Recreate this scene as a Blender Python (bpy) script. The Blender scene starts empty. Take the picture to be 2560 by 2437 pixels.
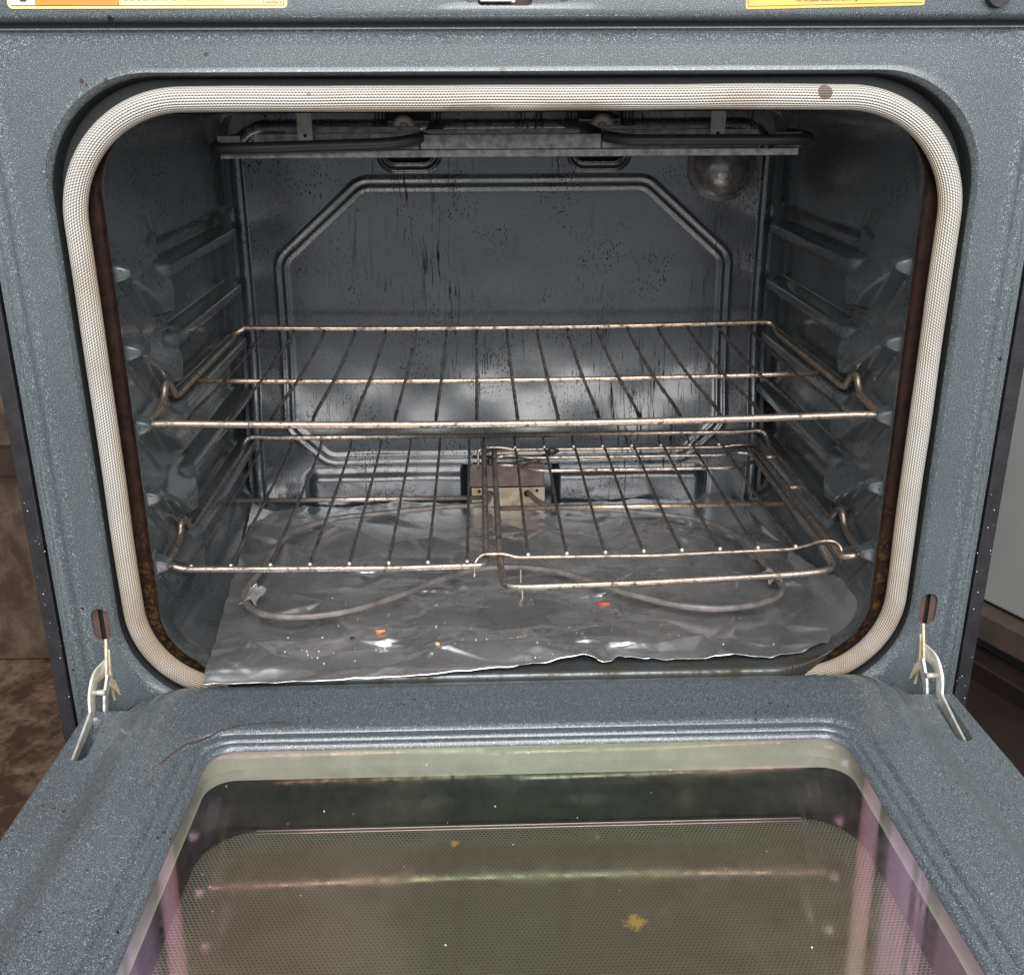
import bpy, math, random
import numpy as np
from mathutils import Vector, Matrix, noise as mnoise
random.seed(7); rng = np.random.RandomState(7)
SC = bpy.context.scene
COL = SC.collection

# ------------------------------------------------------------------ camera
cd = bpy.data.cameras.new("camera"); cam = bpy.data.objects.new("camera", cd); COL.objects.link(cam)
cd.sensor_fit = 'HORIZONTAL'; cd.sensor_width = 36.0
cd.lens = 36.0*2616.58/2560.0
cd.clip_start = 0.01; cd.clip_end = 60
Rr = Vector((0.99949446, -0.03146065, -0.00458846))
Dn = Vector((-0.01537834, -0.35207386, -0.93584588))
Fw = Vector((0.02782684, 0.93544333, -0.35237968))
m = Matrix.Identity(4)
for i in range(3):
    m[i][0] = Rr[i]; m[i][1] = -Dn[i]; m[i][2] = -Fw[i]
m[0][3], m[1][3], m[2][3] = -0.0290626, -0.79369529, 0.41794984
cam.matrix_world = m
SC.camera = cam

# ------------------------------------------------------------------ world, lamps, exposure
W = bpy.data.worlds.new("World"); SC.world = W; W.use_nodes = True
bg = W.node_tree.nodes["Background"]; bg.inputs[0].default_value = (0.88, 0.94, 1.0, 1); bg.inputs[1].default_value = 0.50
def area(name, loc, target, sx, sy, power, color=(1, 1, 1)):
    l = bpy.data.lights.new(name, 'AREA'); l.shape = 'RECTANGLE'; l.size = sx; l.size_y = sy
    l.energy = power; l.color = color
    o = bpy.data.objects.new(name, l); COL.objects.link(o); o.location = loc
    o.rotation_euler = (Vector(target)-Vector(loc)).to_track_quat('-Z', 'Y').to_euler()
    return o
area("ceiling_lamp", (-0.1, -1.35, 1.95), (0.0, 0.1, 0.05), 1.3, 0.5, 24, (1.0, 0.97, 0.93))
area("window_light", (0.30, -2.3, 1.45), (0, 0, 0.10), 2.4, 1.5, 56, (1.0, 0.99, 0.97))
SC.view_settings.view_transform = 'Standard'
SC.view_settings.look = 'None'
SC.view_settings.exposure = 0.42
SC.view_settings.gamma = 1.0
SC.view_settings.use_curve_mapping = False
SC.render.engine = 'CYCLES'
try:
    SC.cycles.max_bounces = 10; SC.cycles.transparent_max_bounces = 12
except Exception: pass

# ------------------------------------------------------------------ helpers
def link(name, me, mat=None, parent=None, smooth=True):
    o = bpy.data.objects.new(name, me); COL.objects.link(o)
    if mat is not None:
        for mm in (mat if isinstance(mat, (list, tuple)) else [mat]): me.materials.append(mm)
    if smooth:
        me.polygons.foreach_set('use_smooth', [True]*len(me.polygons))
    if parent is not None: o.parent = parent
    me.update()
    return o
def mesh(name, verts, faces):
    me = bpy.data.meshes.new(name); me.from_pydata([tuple(map(float, v)) for v in verts], [], faces); me.update(); return me
def tag(o, label, cat, group=None, kind=None):
    o['label'] = label; o['category'] = cat
    if group: o['group'] = group
    if kind: o['kind'] = kind
    return o
def empty(name, loc=(0, 0, 0)):
    o = bpy.data.objects.new(name, None); COL.objects.link(o); o.location = loc; o.empty_display_size = 0.02; return o
class MB:
    def __init__(s): s.v = []; s.f = []; s.mi = []
    def add(s, v, f, mi=0):
        n = len(s.v); s.v += [tuple(map(float, p)) for p in v]; s.f += [tuple(i+n for i in q) for q in f]; s.mi += [mi]*len(f)
    def box(s, a, b, mi=0):
        x0, y0, z0 = a; x1, y1, z1 = b
        s.add([(x0,y0,z0),(x1,y0,z0),(x1,y1,z0),(x0,y1,z0),(x0,y0,z1),(x1,y0,z1),(x1,y1,z1),(x0,y1,z1)],
              [(0,3,2,1),(4,5,6,7),(0,1,5,4),(1,2,6,5),(2,3,7,6),(3,0,4,7)], mi)
    def tube(s, pts, r, n=10, closed=False, mi=0, jitter=0.0, seed=0):
        P = [Vector(p) for p in pts]; L = len(P); V = []; F = []
        t0 = (P[1]-P[0]).normalized(); up = Vector((0, 0, 1)) if abs(t0.z) < .9 else Vector((0, 1, 0))
        nrm = (up - t0*up.dot(t0)).normalized()
        for i in range(L):
            if closed: t = (P[(i+1) % L]-P[i-1]).normalized()
            else: t = (P[min(i+1, L-1)]-P[max(i-1, 0)]).normalized()
            nrm = (nrm - t*nrm.dot(t)).normalized(); b = t.cross(nrm)
            rr = r[i] if isinstance(r, (list, tuple)) else r
            if jitter: rr *= 1+jitter*mnoise.noise(P[i]*170+Vector((seed, 0, 0)))
            for k in range(n):
                a = 2*math.pi*k/n; V.append(P[i]+nrm*(rr*math.cos(a))+b*(rr*math.sin(a)))
        for i in range(L if closed else L-1):
            j = (i+1) % L
            for k in range(n):
                k2 = (k+1) % n; F.append((i*n+k, i*n+k2, j*n+k2, j*n+k))
        if not closed:
            F.append(tuple(range(n-1, -1, -1))); F.append(tuple((L-1)*n+k for k in range(n)))
        s.add(V, F, mi)
    def ball(s, c, r, n=8, mi=0, sq=(1, 1, 1)):
        V = []; F = []
        for i in range(n+1):
            th = math.pi*i/n
            for k in range(n):
                a = 2*math.pi*k/n
                V.append((c[0]+sq[0]*r*math.sin(th)*math.cos(a), c[1]+sq[1]*r*math.sin(th)*math.sin(a), c[2]+sq[2]*r*math.cos(th)))
        for i in range(n):
            for k in range(n):
                k2 = (k+1) % n; F.append((i*n+k, (i+1)*n+k, (i+1)*n+k2, i*n+k2))
        s.add(V, F, mi)
    def cyl(s, c, ax, r, h, n=20, mi=0, r2=None):
        ax = Vector(ax).normalized(); c = Vector(c)
        s.tube([c, c+ax*h], [r, r if r2 is None else r2], n=n, mi=mi)
    def build(s, name, mat, parent=None, smooth=True):
        me = mesh(name, s.v, s.f); o = link(name, me, mat, parent, smooth)
        me.polygons.foreach_set('material_index', s.mi)
        return o
def edgesplit(o, ang=35):
    md = o.modifiers.new('es', 'EDGE_SPLIT'); md.split_angle = math.radians(ang); return o
def bevel(o, w, seg=2):
    md = o.modifiers.new('bv', 'BEVEL'); md.width = w; md.segments = seg; md.limit_method = 'ANGLE'; return o
def fillet(pts, r, n=5):
    P = [Vector(p) for p in pts]; out = [P[0]]
    for i in range(1, len(P)-1):
        a, b, c = P[i-1], P[i], P[i+1]; rr = min(r if not isinstance(r, (list, tuple)) else r[i], (a-b).length*.48, (c-b).length*.48)
        p0 = b+(a-b).normalized()*rr; p1 = b+(c-b).normalized()*rr
        for k in range(n+1):
            t = k/n; out.append(p0*(1-t)**2+b*2*t*(1-t)+p1*t*t)
    out.append(P[-1]); return out
def catmull(pts, m=6, closed=False):
    P = [Vector(p) for p in pts]; out = []; n = len(P)
    for i in range(n if closed else n-1):
        if closed: a, b, c, d = P[i-1], P[i], P[(i+1) % n], P[(i+2) % n]
        else: a, b, c, d = P[max(i-1, 0)], P[i], P[i+1], P[min(i+2, n-1)]
        for k in range(m):
            t = k/m
            out.append(0.5*((2*b)+(c-a)*t+(2*a-5*b+4*c-d)*t*t+(3*b-a-3*c+d)*t**3))
    if not closed: out.append(P[-1])
    return out
def dense(pts, step):
    P = [Vector(p) for p in pts]; out = [P[0]]
    for a, b in zip(P, P[1:]):
        k = max(1, int((b-a).length/step))
        for j in range(1, k+1): out.append(a.lerp(b, j/k))
    return out
def rloop(xl, xr, zb, zt, rb, rt, nb=60, ns=60, nc=14):
    """closed rounded rectangle, counterclockwise from bottom-left, fixed vertex count"""
    o = []
    def seg(a, b, n): 
        for i in range(n): o.append((a[0]+(b[0]-a[0])*i/n, a[1]+(b[1]-a[1])*i/n))
    def arc(cx, cz, r, a0, n):
        for i in range(n): 
            a = math.radians(a0+90*i/n); o.append((cx+r*math.cos(a), cz+r*math.sin(a)))
    seg((xl+rb, zb), (xr-rb, zb), nb); arc(xr-rb, zb+rb, rb, -90, nc)
    seg((xr, zb+rb), (xr, zt-rt), ns); arc(xr-rt, zt-rt, rt, 0, nc)
    seg((xr-rt, zt), (xl+rt, zt), nb); arc(xl+rt, zt-rt, rt, 90, nc)
    seg((xl, zt-rt), (xl, zb+rb), ns); arc(xl+rb, zb+rb, rb, 180, nc)
    return np.array(o)
def sstep(a, b, x):
    t = np.clip((x-a)/(b-a), 0, 1); return t*t*(3-2*t)
def polysdf(px, pz, poly):
    """signed distance to polygon, negative inside"""
    d = np.full(px.shape, 1e9); ins = np.zeros(px.shape, bool); n = len(poly)
    for i in range(n):
        ax, az = poly[i]; bx, bz = poly[(i+1) % n]; ex, ez = bx-ax, bz-az
        wx, wz = px-ax, pz-az; t = np.clip((wx*ex+wz*ez)/(ex*ex+ez*ez), 0, 1)
        d = np.minimum(d, np.hypot(wx-ex*t, wz-ez*t))
        c = ((az > pz) != (bz > pz)); xi = ax+(pz-az)*ex/(ez if ez != 0 else 1e-12)
        ins ^= (c & (px < xi))
    return np.where(ins, -d, d)
def loft(loops, closed=True):
    V = [p for L in loops for p in L]; n = len(loops[0]); F = []
    for i in range(len(loops)-1):
        for k in range(n if closed else n-1):
            k2 = (k+1) % n; F.append((i*n+k, i*n+k2, (i+1)*n+k2, (i+1)*n+k))
    return V, F
def gridfaces(nu, nv):
    return [(i*nv+j, i*nv+j+1, (i+1)*nv+j+1, (i+1)*nv+j) for i in range(nu-1) for j in range(nv-1)]

# ------------------------------------------------------------------ materials
class NT:
    def __init__(s, name):
        s.m = bpy.data.materials.new(name); s.m.use_nodes = True; s.t = s.m.node_tree; s.t.nodes.clear()
        s.out = s.n('ShaderNodeOutputMaterial'); s.b = s.n('ShaderNodeBsdfPrincipled'); s.l(s.b.outputs[0], s.out.inputs[0])
        s.co = s.n('ShaderNodeTexCoord').outputs['Object']
    def n(s, t, **k):
        x = s.t.nodes.new(t)
        for a, b in k.items(): setattr(x, a, b)
        return x
    def l(s, a, b): s.t.links.new(a, b)
    def set(s, **k):
        for a, b in k.items(): s.b.inputs[a.replace('_', ' ')].default_value = b
    def mapped(s, sc=(1, 1, 1), loc=(0, 0, 0), co=None):
        x = s.n('ShaderNodeMapping'); x.inputs['Scale'].default_value = sc; x.inputs['Location'].default_value = loc
        s.l(co or s.co, x.inputs[0]); return x.outputs[0]
    def noise(s, scale, detail=3, rough=.5, co=None, dist=0):
        x = s.n('ShaderNodeTexNoise'); x.inputs['Scale'].default_value = scale; x.inputs['Detail'].default_value = detail
        x.inputs['Roughness'].default_value = rough; x.inputs['Distortion'].default_value = dist; s.l(co or s.co, x.inputs['Vector']); return x.outputs['Fac']
    def voro(s, scale, co=None, out='Distance', feat='F1', rnd=1.0):
        x = s.n('ShaderNodeTexVoronoi'); x.feature = feat; x.inputs['Scale'].default_value = scale; x.inputs['Randomness'].default_value = rnd
        s.l(co or s.co, x.inputs['Vector']); return x.outputs[out]
    def ramp(s, fac, stops, interp='LINEAR'):
        x = s.n('ShaderNodeValToRGB'); x.color_ramp.interpolation = interp; e = x.color_ramp.elements
        while len(e) < len(stops): e.new(0.5)
        for i, (p, c) in enumerate(stops):
            e[i].position = p; e[i].color = (c, c, c, 1) if isinstance(c, (int, float)) else (*c, 1)
        s.l(fac, x.inputs[0]); return x.outputs[0]
    def mix(s, fac, a, b, mode='MIX'):
        x = s.n('ShaderNodeMix'); x.data_type = 'RGBA'; x.blend_type = mode
        for v, i in ((fac, 0), (a, 6), (b, 7)):
            if isinstance(v, (int, float)): x.inputs[i].default_value = v if i == 0 else (v, v, v, 1)
            elif isinstance(v, tuple): x.inputs[i].default_value = (*v, 1)
            else: s.l(v, x.inputs[i])
        return x.outputs[2]
    def math(s, op, a, b=None, c=None):
        x = s.n('ShaderNodeMath'); x.operation = op
        for i, v in enumerate((a, b, c)):
            if v is None: continue
            if isinstance(v, (int, float)): x.inputs[i].default_value = v
            else: s.l(v, x.inputs[i])
        return x.outputs[0]
    def sep(s, co=None):
        x = s.n('ShaderNodeSeparateXYZ'); s.l(co or s.co, x.inputs[0]); return x.outputs
    def base(s, c):
        if isinstance(c, tuple): s.b.inputs['Base Color'].default_value = (*c, 1)
        else: s.l(c, s.b.inputs['Base Color'])
    def rough(s, r):
        if isinstance(r, (int, float)): s.b.inputs['Roughness'].default_value = r
        else: s.l(r, s.b.inputs['Roughness'])
    def bump(s, h, strength=.3, dist=.001):
        x = s.n('ShaderNodeBump'); x.inputs['Strength'].default_value = strength; x.inputs['Distance'].default_value = dist
        s.l(h, x.inputs['Height']); s.l(x.outputs[0], s.b.inputs['Normal'])

SPOTS = [(-.2170, .4442, .0016), (-.3050, .4270, .0017), (-.3020, .4245, .0012), (-.0105, .4331, .0022), (-.2800, .4670, .0020)]
def m_enamel():
    t = NT('speckled_enamel')
    big = t.noise(9, 3); fine = t.noise(1150, 2, .65); v = t.voro(520, out='Color')
    basec = t.mix(t.ramp(big, [(.35, 0), (.65, 1)]), (.035, .045, .052), (.054, .066, .074))
    f2 = t.ramp(fine, [(.42, 0), (.62, 1)])
    c = t.mix(t.math('MULTIPLY', f2, .70), basec, (.155, .186, .20))
    fl = t.ramp(t.noise(1450, 1, .5), [(.63, 0), (.71, 1)])
    c = t.mix(fl, c, (.52, .57, .61))
    X, Y, Z = t.sep()
    for cx, cz, r_ in SPOTS:
        dd = t.math('SQRT', t.math('ADD', t.math('POWER', t.math('SUBTRACT', X, cx), 2), t.math('POWER', t.math('SUBTRACT', Z, cz), 2)))
        c = t.mix(t.math('LESS_THAN', dd, r_), c, (.035, .018, .016))
    # small brown burnt specks
    sp = t.voro(60, out='Distance'); g = t.ramp(t.noise(25, 2), [(.60, 0), (.62, 1)])
    spm = t.math('MULTIPLY', t.math('LESS_THAN', sp, .10), g)
    c = t.mix(spm, c, (.03, .015, .012))
    t.base(c); t.rough(t.ramp(fine, [(0, .42), (1, .22)])); t.set(Specular_IOR_Level=.7)
    t.set(Coat_Weight=.5); t.l(t.ramp(t.noise(14, 4, .6), [(.35, .06), (.7, .22)]), t.b.inputs['Coat Roughness'])
    t.bump(fine, .25, .0006)
    return t.m
def m_door():
    t = NT('speckled_door_enamel')
    big = t.noise(7, 3); fine = t.noise(1150, 2, .65)
    basec = t.mix(t.ramp(big, [(.35, 0), (.65, 1)]), (.037, .046, .054), (.056, .067, .077))
    c = t.mix(t.math('MULTIPLY', t.ramp(fine, [(.42, 0), (.62, 1)]), .70), basec, (.158, .188, .206))
    c = t.mix(t.ramp(t.noise(1450, 1, .5), [(.62, 0), (.70, 1)]), c, (.52, .57, .62))
    # grease specks near the window and a curved brown scrape at its left corner
    sp = t.voro(110, out='Distance'); g = t.ramp(t.noise(30, 2), [(.52, 0), (.58, 1)])
    spm = t.math('MULTIPLY', t.math('LESS_THAN', sp, .13), g)
    c = t.mix(spm, c, (.025, .018, .016))
    X, Y, Z = t.sep()
    wob = t.math('MULTIPLY', t.math('SUBTRACT', t.noise(60, 3), .5), .006)
    dx = t.math('SUBTRACT', X, -.198); dy = t.math('SUBTRACT', Y, -.151)
    r = t.math('SQRT', t.math('ADD', t.math('MULTIPLY', dx, dx), t.math('MULTIPLY', dy, dy)))
    r = t.math('ADD', r, wob)
    near = t.math('LESS_THAN', t.math('ABSOLUTE', t.math('SUBTRACT', r, .078)), .0008)
    ang = t.math('MULTIPLY', t.math('LESS_THAN', dx, .012), t.math('GREATER_THAN', t.math('ADD', dy, .0), .022))
    c = t.mix(t.math('MULTIPLY', t.math('MULTIPLY', near, ang), .85), c, (.06, .028, .018))
    t.base(c); t.rough(t.ramp(fine, [(0, .42), (1, .24)])); t.set(Specular_IOR_Level=.7, Coat_Weight=.5); t.l(t.ramp(t.noise(14, 4, .6), [(.35, .06), (.7, .22)]), t.b.inputs['Coat Roughness'])
    t.bump(fine, .25, .0006)
    return t.m
def m_liner(name='liner_enamel', drips=False):
    t = NT(name)
    X, Y, Z = t.sep()
    fine = t.noise(420, 3, .65); big = t.noise(14, 4, .6)
    c = t.mix(t.ramp(big, [(.3, 0), (.7, 1)]), *(((.017, .022, .029), (.032, .039, .049)) if drips else ((.044, .052, .057), (.070, .080, .087))))
    c = t.mix(t.ramp(fine, [(.5, 0), (.75, .2 if drips else .4)]), c, (.085, .095, .10))
    # burnt specks
    vc = t.voro(340, co=t.mapped((1, 1, .55)), out='Distance'); gate = t.ramp(t.noise(18, 3), [(.45, 0), (.62, 1)])
    sp = t.math('MULTIPLY', t.math('LESS_THAN', vc, .24), gate)
    c = t.mix(sp, c, (.010, .009, .008))
    if drips:
        wob = t.mapped((230, 0, 14))
        d = t.noise(1, 4, .7, co=wob, dist=1.2)
        g2 = t.ramp(t.noise(7, 2, co=t.mapped((1, 1, .8), (3, 0, 0))), [(.42, 0), (.60, 1)])
        dm = t.math('MULTIPLY', t.ramp(d, [(.555, 0), (.63, 1)]), g2)
        c = t.mix(t.math('MULTIPLY', dm, .8), c, (.012, .008, .006))
    else:
        # brown grease, thickest on the floor by the front corners
        low = t.ramp(Z, [(0.0, 1), (.03, 0)])
        gs = t.math('MULTIPLY', t.ramp(t.noise(45, 4, .7), [(.42, 0), (.65, 1)]), t.ramp(t.math('ADD', Z, .06), [(0, 1), (.07, .0)]))
        frontm = t.math('MAXIMUM', t.ramp(Y, [(.0, 1), (.16, .0)]), 0)
        sill = t.math('MULTIPLY', t.math('MULTIPLY', t.math('LESS_THAN', Y, .012), t.math('LESS_THAN', Z, -.02)), t.ramp(t.math('ADD', t.math('ABSOLUTE', t.math('SUBTRACT', X, .03)), t.math('MULTIPLY', t.math('SUBTRACT', t.noise(90, 4, .8), .5), .06)), [(.195, 0), (.24, 1)]))
        c = t.mix(t.math('MULTIPLY', sill, .9), c, (.022, .014, .007))
        c = t.mix(t.math('MULTIPLY', t.math('MULTIPLY', gs, frontm), .9), c, (.05, .035, .014))
    t.base(c)
    stain = t.math('MINIMUM', t.math('ADD', sp, dm if drips else t.math('MULTIPLY', gs, frontm)), 1)
    t.rough(t.math('ADD', t.ramp(t.noise(20, 3), [(.3, .20), (.7, .30)]), t.math('MULTIPLY', stain, .45)))
    t.set(Specular_IOR_Level=.8, Coat_Roughness=.13)
    t.l(t.math('MULTIPLY_ADD', stain, -.6, .6), t.b.inputs['Coat Weight'])
    t.l(t.math('MULTIPLY_ADD', stain, -.7, .8), t.b.inputs['Specular IOR Level'])
    t.bump(t.noise(60, 3, .5), .07, .002)
    return t.m
def m_rust():
    t = NT('baked_brown_channel')
    n = t.noise(60, 4, .7)
    c = t.mix(t.ramp(n, [(.35, 0), (.65, 1)]), (.008, .0045, .004), (.030, .0145, .010))
    X, Y, Z = t.sep()
    g = t.ramp(Z, [(0, 1), (.12, 0)])
    c = t.mix(t.math('MULTIPLY', t.ramp(t.noise(220, 3, .7), [(.5, 0), (.6, 1)]), g), c, (.085, .045, .014))
    t.base(c); t.rough(.45); t.bump(n, .4, .001); t.set(Coat_Weight=.2)
    return t.m
def m_gasket():
    t = NT('braided_glass_gasket')
    uv = t.n('ShaderNodeUVMap').outputs[0]
    x = t.n('ShaderNodeSeparateXYZ'); t.l(uv, x.inputs[0]); U, V = x.outputs[0], x.outputs[1]
    row = t.math('FLOOR', t.math('MULTIPLY', V, 1/.0019))
    uu = t.math('ADD', t.math('MULTIPLY', U, 1/.0023), t.math('MULTIPLY', row, .5))
    su = t.math('SINE', t.math('MULTIPLY', uu, 2*math.pi)); sv = t.math('SINE', t.math('MULTIPLY', V, 2*math.pi/.0019))
    h = t.math('ADD', t.math('MULTIPLY', su, .5), t.math('MULTIPLY', sv, .8))
    weave = t.ramp(t.math('MULTIPLY_ADD', h, .36, .5), [(.18, 0), (.55, 1)])
    st = t.ramp(t.noise(11, 4, .6), [(.50, 0), (.72, 1)])
    thread = t.mix(t.math('MULTIPLY', st, .6), (.90, .87, .81), (.62, .50, .32))
    thread = t.mix(t.math('MULTIPLY', t.ramp(t.math('MULTIPLY', V, 1/.0275), [(.60, 0), (.95, 1)]), t.ramp(t.noise(8, 3), [(.35, .2), (.6, .75)])), thread, (.66, .46, .24))
    X, Y, Z = t.sep()
    thread = t.mix(t.math('MULTIPLY', t.ramp(t.math('ADD', Z, t.math('MULTIPLY', t.math('SUBTRACT', t.noise(20, 3), .5), .08)), [(.0, .8), (.10, 0)]), t.ramp(t.noise(30, 3), [(.35, .3), (.65, 1)])), thread, (.58, .42, .24))
    def blot(cx, cz, rx, rz, col, base, amt=1.0, w=.15):
        d = t.math('ADD', t.math('POWER', t.math('MULTIPLY', t.math('SUBTRACT', X, cx), 1/rx), 2), t.math('POWER', t.math('MULTIPLY', t.math('SUBTRACT', Z, cz), 1/rz), 2))
        d = t.math('ADD', d, t.math('MULTIPLY', t.math('SUBTRACT', t.noise(120, 3), .5), 1.2))
        return t.mix(t.math('MULTIPLY', t.ramp(d, [(max(0, 1-w), 1), (1.0, 0)]), amt), base, col)
    thread = blot(.221, .4175, .0055, .0052, (.13, .055, .035), thread, .9)
    thread = blot(-.030, .408, .030, .0035, (.20, .15, .07), thread, .65, .9)
    thread = blot(.045, .409, .034, .004, (.34, .22, .11), thread, .6, .9)
    thread = blot(.16, .414, .03, .008, (.55, .38, .26), thread, .45, .9)
    thread = blot(-.148, .418, .0016, .0016, (.6, .12, .08), thread, .7)
    c = t.mix(weave, (.19, .165, .14), thread)
    t.base(c); t.rough(.65); t.set(Sheen_Weight=.2); t.bump(h, 1.0, .0008)
    return t.m
def m_simple(name, c, rough=.5, metal=0, spec=.5, bumps=None, var=None):
    t = NT(name)
    if var:
        t.base(t.mix(t.ramp(t.noise(var[1], 4, .6), [(.35, 0), (.65, 1)]), c, var[0]))
    else: t.base(c)
    t.rough(rough); t.set(Metallic=metal, Specular_IOR_Level=spec)
    if bumps: t.bump(t.noise(bumps[0], 3), bumps[1], .001)
    return t.m
def m_rack(name, c1, c2, crust):
    t = NT(name)
    n = t.noise(28, 4, .6); f = t.noise(170, 4, .75)
    c = t.mix(t.ramp(n, [(.35, 0), (.65, 1)]), c1, c2)
    c = t.mix(t.math('MULTIPLY', t.ramp(f, [(.50+.08*(1-crust), 0), (.62+.08*(1-crust), 1)]), .8), c, (.05, .032, .025))
    t.base(c); t.set(Metallic=.85); t.rough(t.ramp(f, [(.4, .24), (.65, .55)])); t.bump(f, .3, .0006)
    return t.m
def m_foil():
    t = NT('crumpled_aluminium_foil')
    n = t.noise(38, 5, .6, dist=.8)
    t.base(t.mix(t.ramp(t.noise(16, 3), [(.35, 0), (.7, 1)]), (.68, .68, .70), (.84, .84, .85)))
    t.set(Metallic=.90); t.rough(t.ramp(t.noise(20, 3), [(.3, .19), (.7, .34)])); 
    v = t.voro(26, feat='DISTANCE_TO_EDGE', co=None)
    t.bump(n, .12, .004)
    return t.m
SP1 = (.0590, -.2995); SP2 = (-.0520, -.2215)
def m_glass_top():
    t = NT('coated_window_glass')
    t.t.nodes.remove(t.b)
    tr = t.n('ShaderNodeBsdfTransparent'); gl = t.n('ShaderNodeBsdfGlossy'); mx = t.n('ShaderNodeMixShader')
    lw = t.n('ShaderNodeLayerWeight'); lw.inputs[0].default_value = .5
    X, Y, Z = t.sep()
    nn = t.noise(5, 2)
    hue = t.ramp(t.math('ADD', t.math('MULTIPLY', t.math('ABSOLUTE', X), 2.6), t.math('MULTIPLY', nn, .5)), [(.0, (.60, 1.0, .74)), (.38, (.78, 1.0, .76)), (.58, (1.0, .92, .78)), (.78, (1.0, .52, .72)), (1.0, (.80, .66, 1.0))])
    t.l(hue, gl.inputs['Color'])
    sm = t.ramp(t.noise(40, 4, .7), [(.4, .035), (.75, .12)])
    t.l(sm, gl.inputs['Roughness'])
    tr.inputs[0].default_value = (.95, .95, .90, 1)
    t.l(t.math('MULTIPLY_ADD', t.math('POWER', lw.outputs['Facing'], 4), .58, .36), mx.inputs[0]); t.l(tr.outputs[0], mx.inputs[1]); t.l(gl.outputs[0], mx.inputs[2])
    # thin film of grease: a little diffuse
    df = t.n('ShaderNodeBsdfDiffuse'); mx2 = t.n('ShaderNodeMixShader')
    df.inputs[0].default_value = (.5, .5, .42, 1)
    smear = t.ramp(t.noise(9, 5, .7), [(.45, .015), (.8, .09)])
    t.l(smear, mx2.inputs[0]); t.l(mx.outputs[0], mx2.inputs[1]); t.l(df.outputs[0], mx2.inputs[2])
    # yellow grease smears
    df2 = t.n('ShaderNodeBsdfDiffuse'); df2.inputs[0].default_value = (.30, .19, .05, 1); mx3 = t.n('ShaderNodeMixShader')
    def spot(cx, cy, r):
        d = t.math('ADD', t.math('POWER', t.math('SUBTRACT', X, cx), 2), t.math('POWER', t.math('SUBTRACT', Y, cy), 2))
        d = t.math('ADD', t.math('MULTIPLY', t.math('SQRT', d), 1/r), t.math('MULTIPLY', t.math('SUBTRACT', t.noise(230, 5, .8), .5), 3.4))
        return t.ramp(d, [(.45, .7), (.95, 0)])
    s = t.math('MAXIMUM', spot(SP1[0], SP1[1], .0075), spot(SP2[0], SP2[1], .0036))
    t.l(s, mx3.inputs[0]); t.l(mx2.outputs[0], mx3.inputs[1]); t.l(df2.outputs[0], mx3.inputs[2]); t.l(mx3.outputs[0], t.out.inputs[0])
    return t.m
def m_dots():
    t = NT('dotted_outer_pane')
    X, Y, Z = t.sep()
    p = .0029
    row = t.math('FLOOR', t.math('MULTIPLY', Y, 1/(p*.87)))
    fx = t.math('SUBTRACT', t.math('FRACT', t.math('ADD', t.math('MULTIPLY', X, 1/p), t.math('MULTIPLY', row, .5))), .5)
    fy = t.math('SUBTRACT', t.math('FRACT', t.math('MULTIPLY', Y, 1/(p*.87))), .5)
    r = t.math('SQRT', t.math('ADD', t.math('MULTIPLY', fx, fx), t.math('MULTIPLY', fy, fy)))
    # rounded-rect distance: the dots end in a fine mesh towards the border
    ax = t.math('SUBTRACT', t.math('ABSOLUTE', t.math('SUBTRACT', X, .002)), .192)
    ay = t.math('SUBTRACT', t.math('ABSOLUTE', t.math('ADD', Y, .335)), .125)
    ex = t.math('MAXIMUM', ax, 0); ey = t.math('MAXIMUM', ay, 0)
    sd = t.math('SUBTRACT', t.math('SQRT', t.math('ADD', t.math('MULTIPLY', ex, ex), t.math('MULTIPLY', ey, ey))), .042)
    rad = t.ramp(t.math('MULTIPLY_ADD', sd, 20, 1), [(.0, .19), (.55, .22), (.95, .40), (1, .46)])
    dot = t.math('LESS_THAN', r, rad)
    inside = t.math('LESS_THAN', sd, .0)
    n = t.noise(6, 3)
    bgc = t.mix(t.ramp(n, [(.35, 0), (.65, 1)]), (.185, .160, .115), (.235, .178, .145))
    bgc = t.mix(t.ramp(t.math('MULTIPLY_ADD', sd, 25, 1), [(.3, 0), (1, 1)]), bgc, (.26, .27, .23))
    c = t.mix(dot, bgc, (.030, .026, .022))
    c = t.mix(inside, (.014, .016, .017), c)
    t.base(c); t.rough(.32); t.set(Specular_IOR_Level=.5)
    return t.m
def m_floor():
    t = NT('worn_brown_floor')
    n = t.noise(9, 6, .65, dist=.4); n2 = t.noise(40, 5, .7, dist=.5)
    s = t.math('ADD', n, t.math('MULTIPLY', t.math('SUBTRACT', n2, .5), .35))
    c = t.mix(t.ramp(s, [(.46, 0), (.62, 1)]), (.060, .031, .021), (.24, .16, .115))
    c = t.mix(t.ramp(t.noise(90, 4, .7), [(.4, 0), (.7, .5)]), c, (.05, .025, .015))
    t.base(c); t.rough(.5); t.bump(s, .4, .002)
    return t.m

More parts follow.
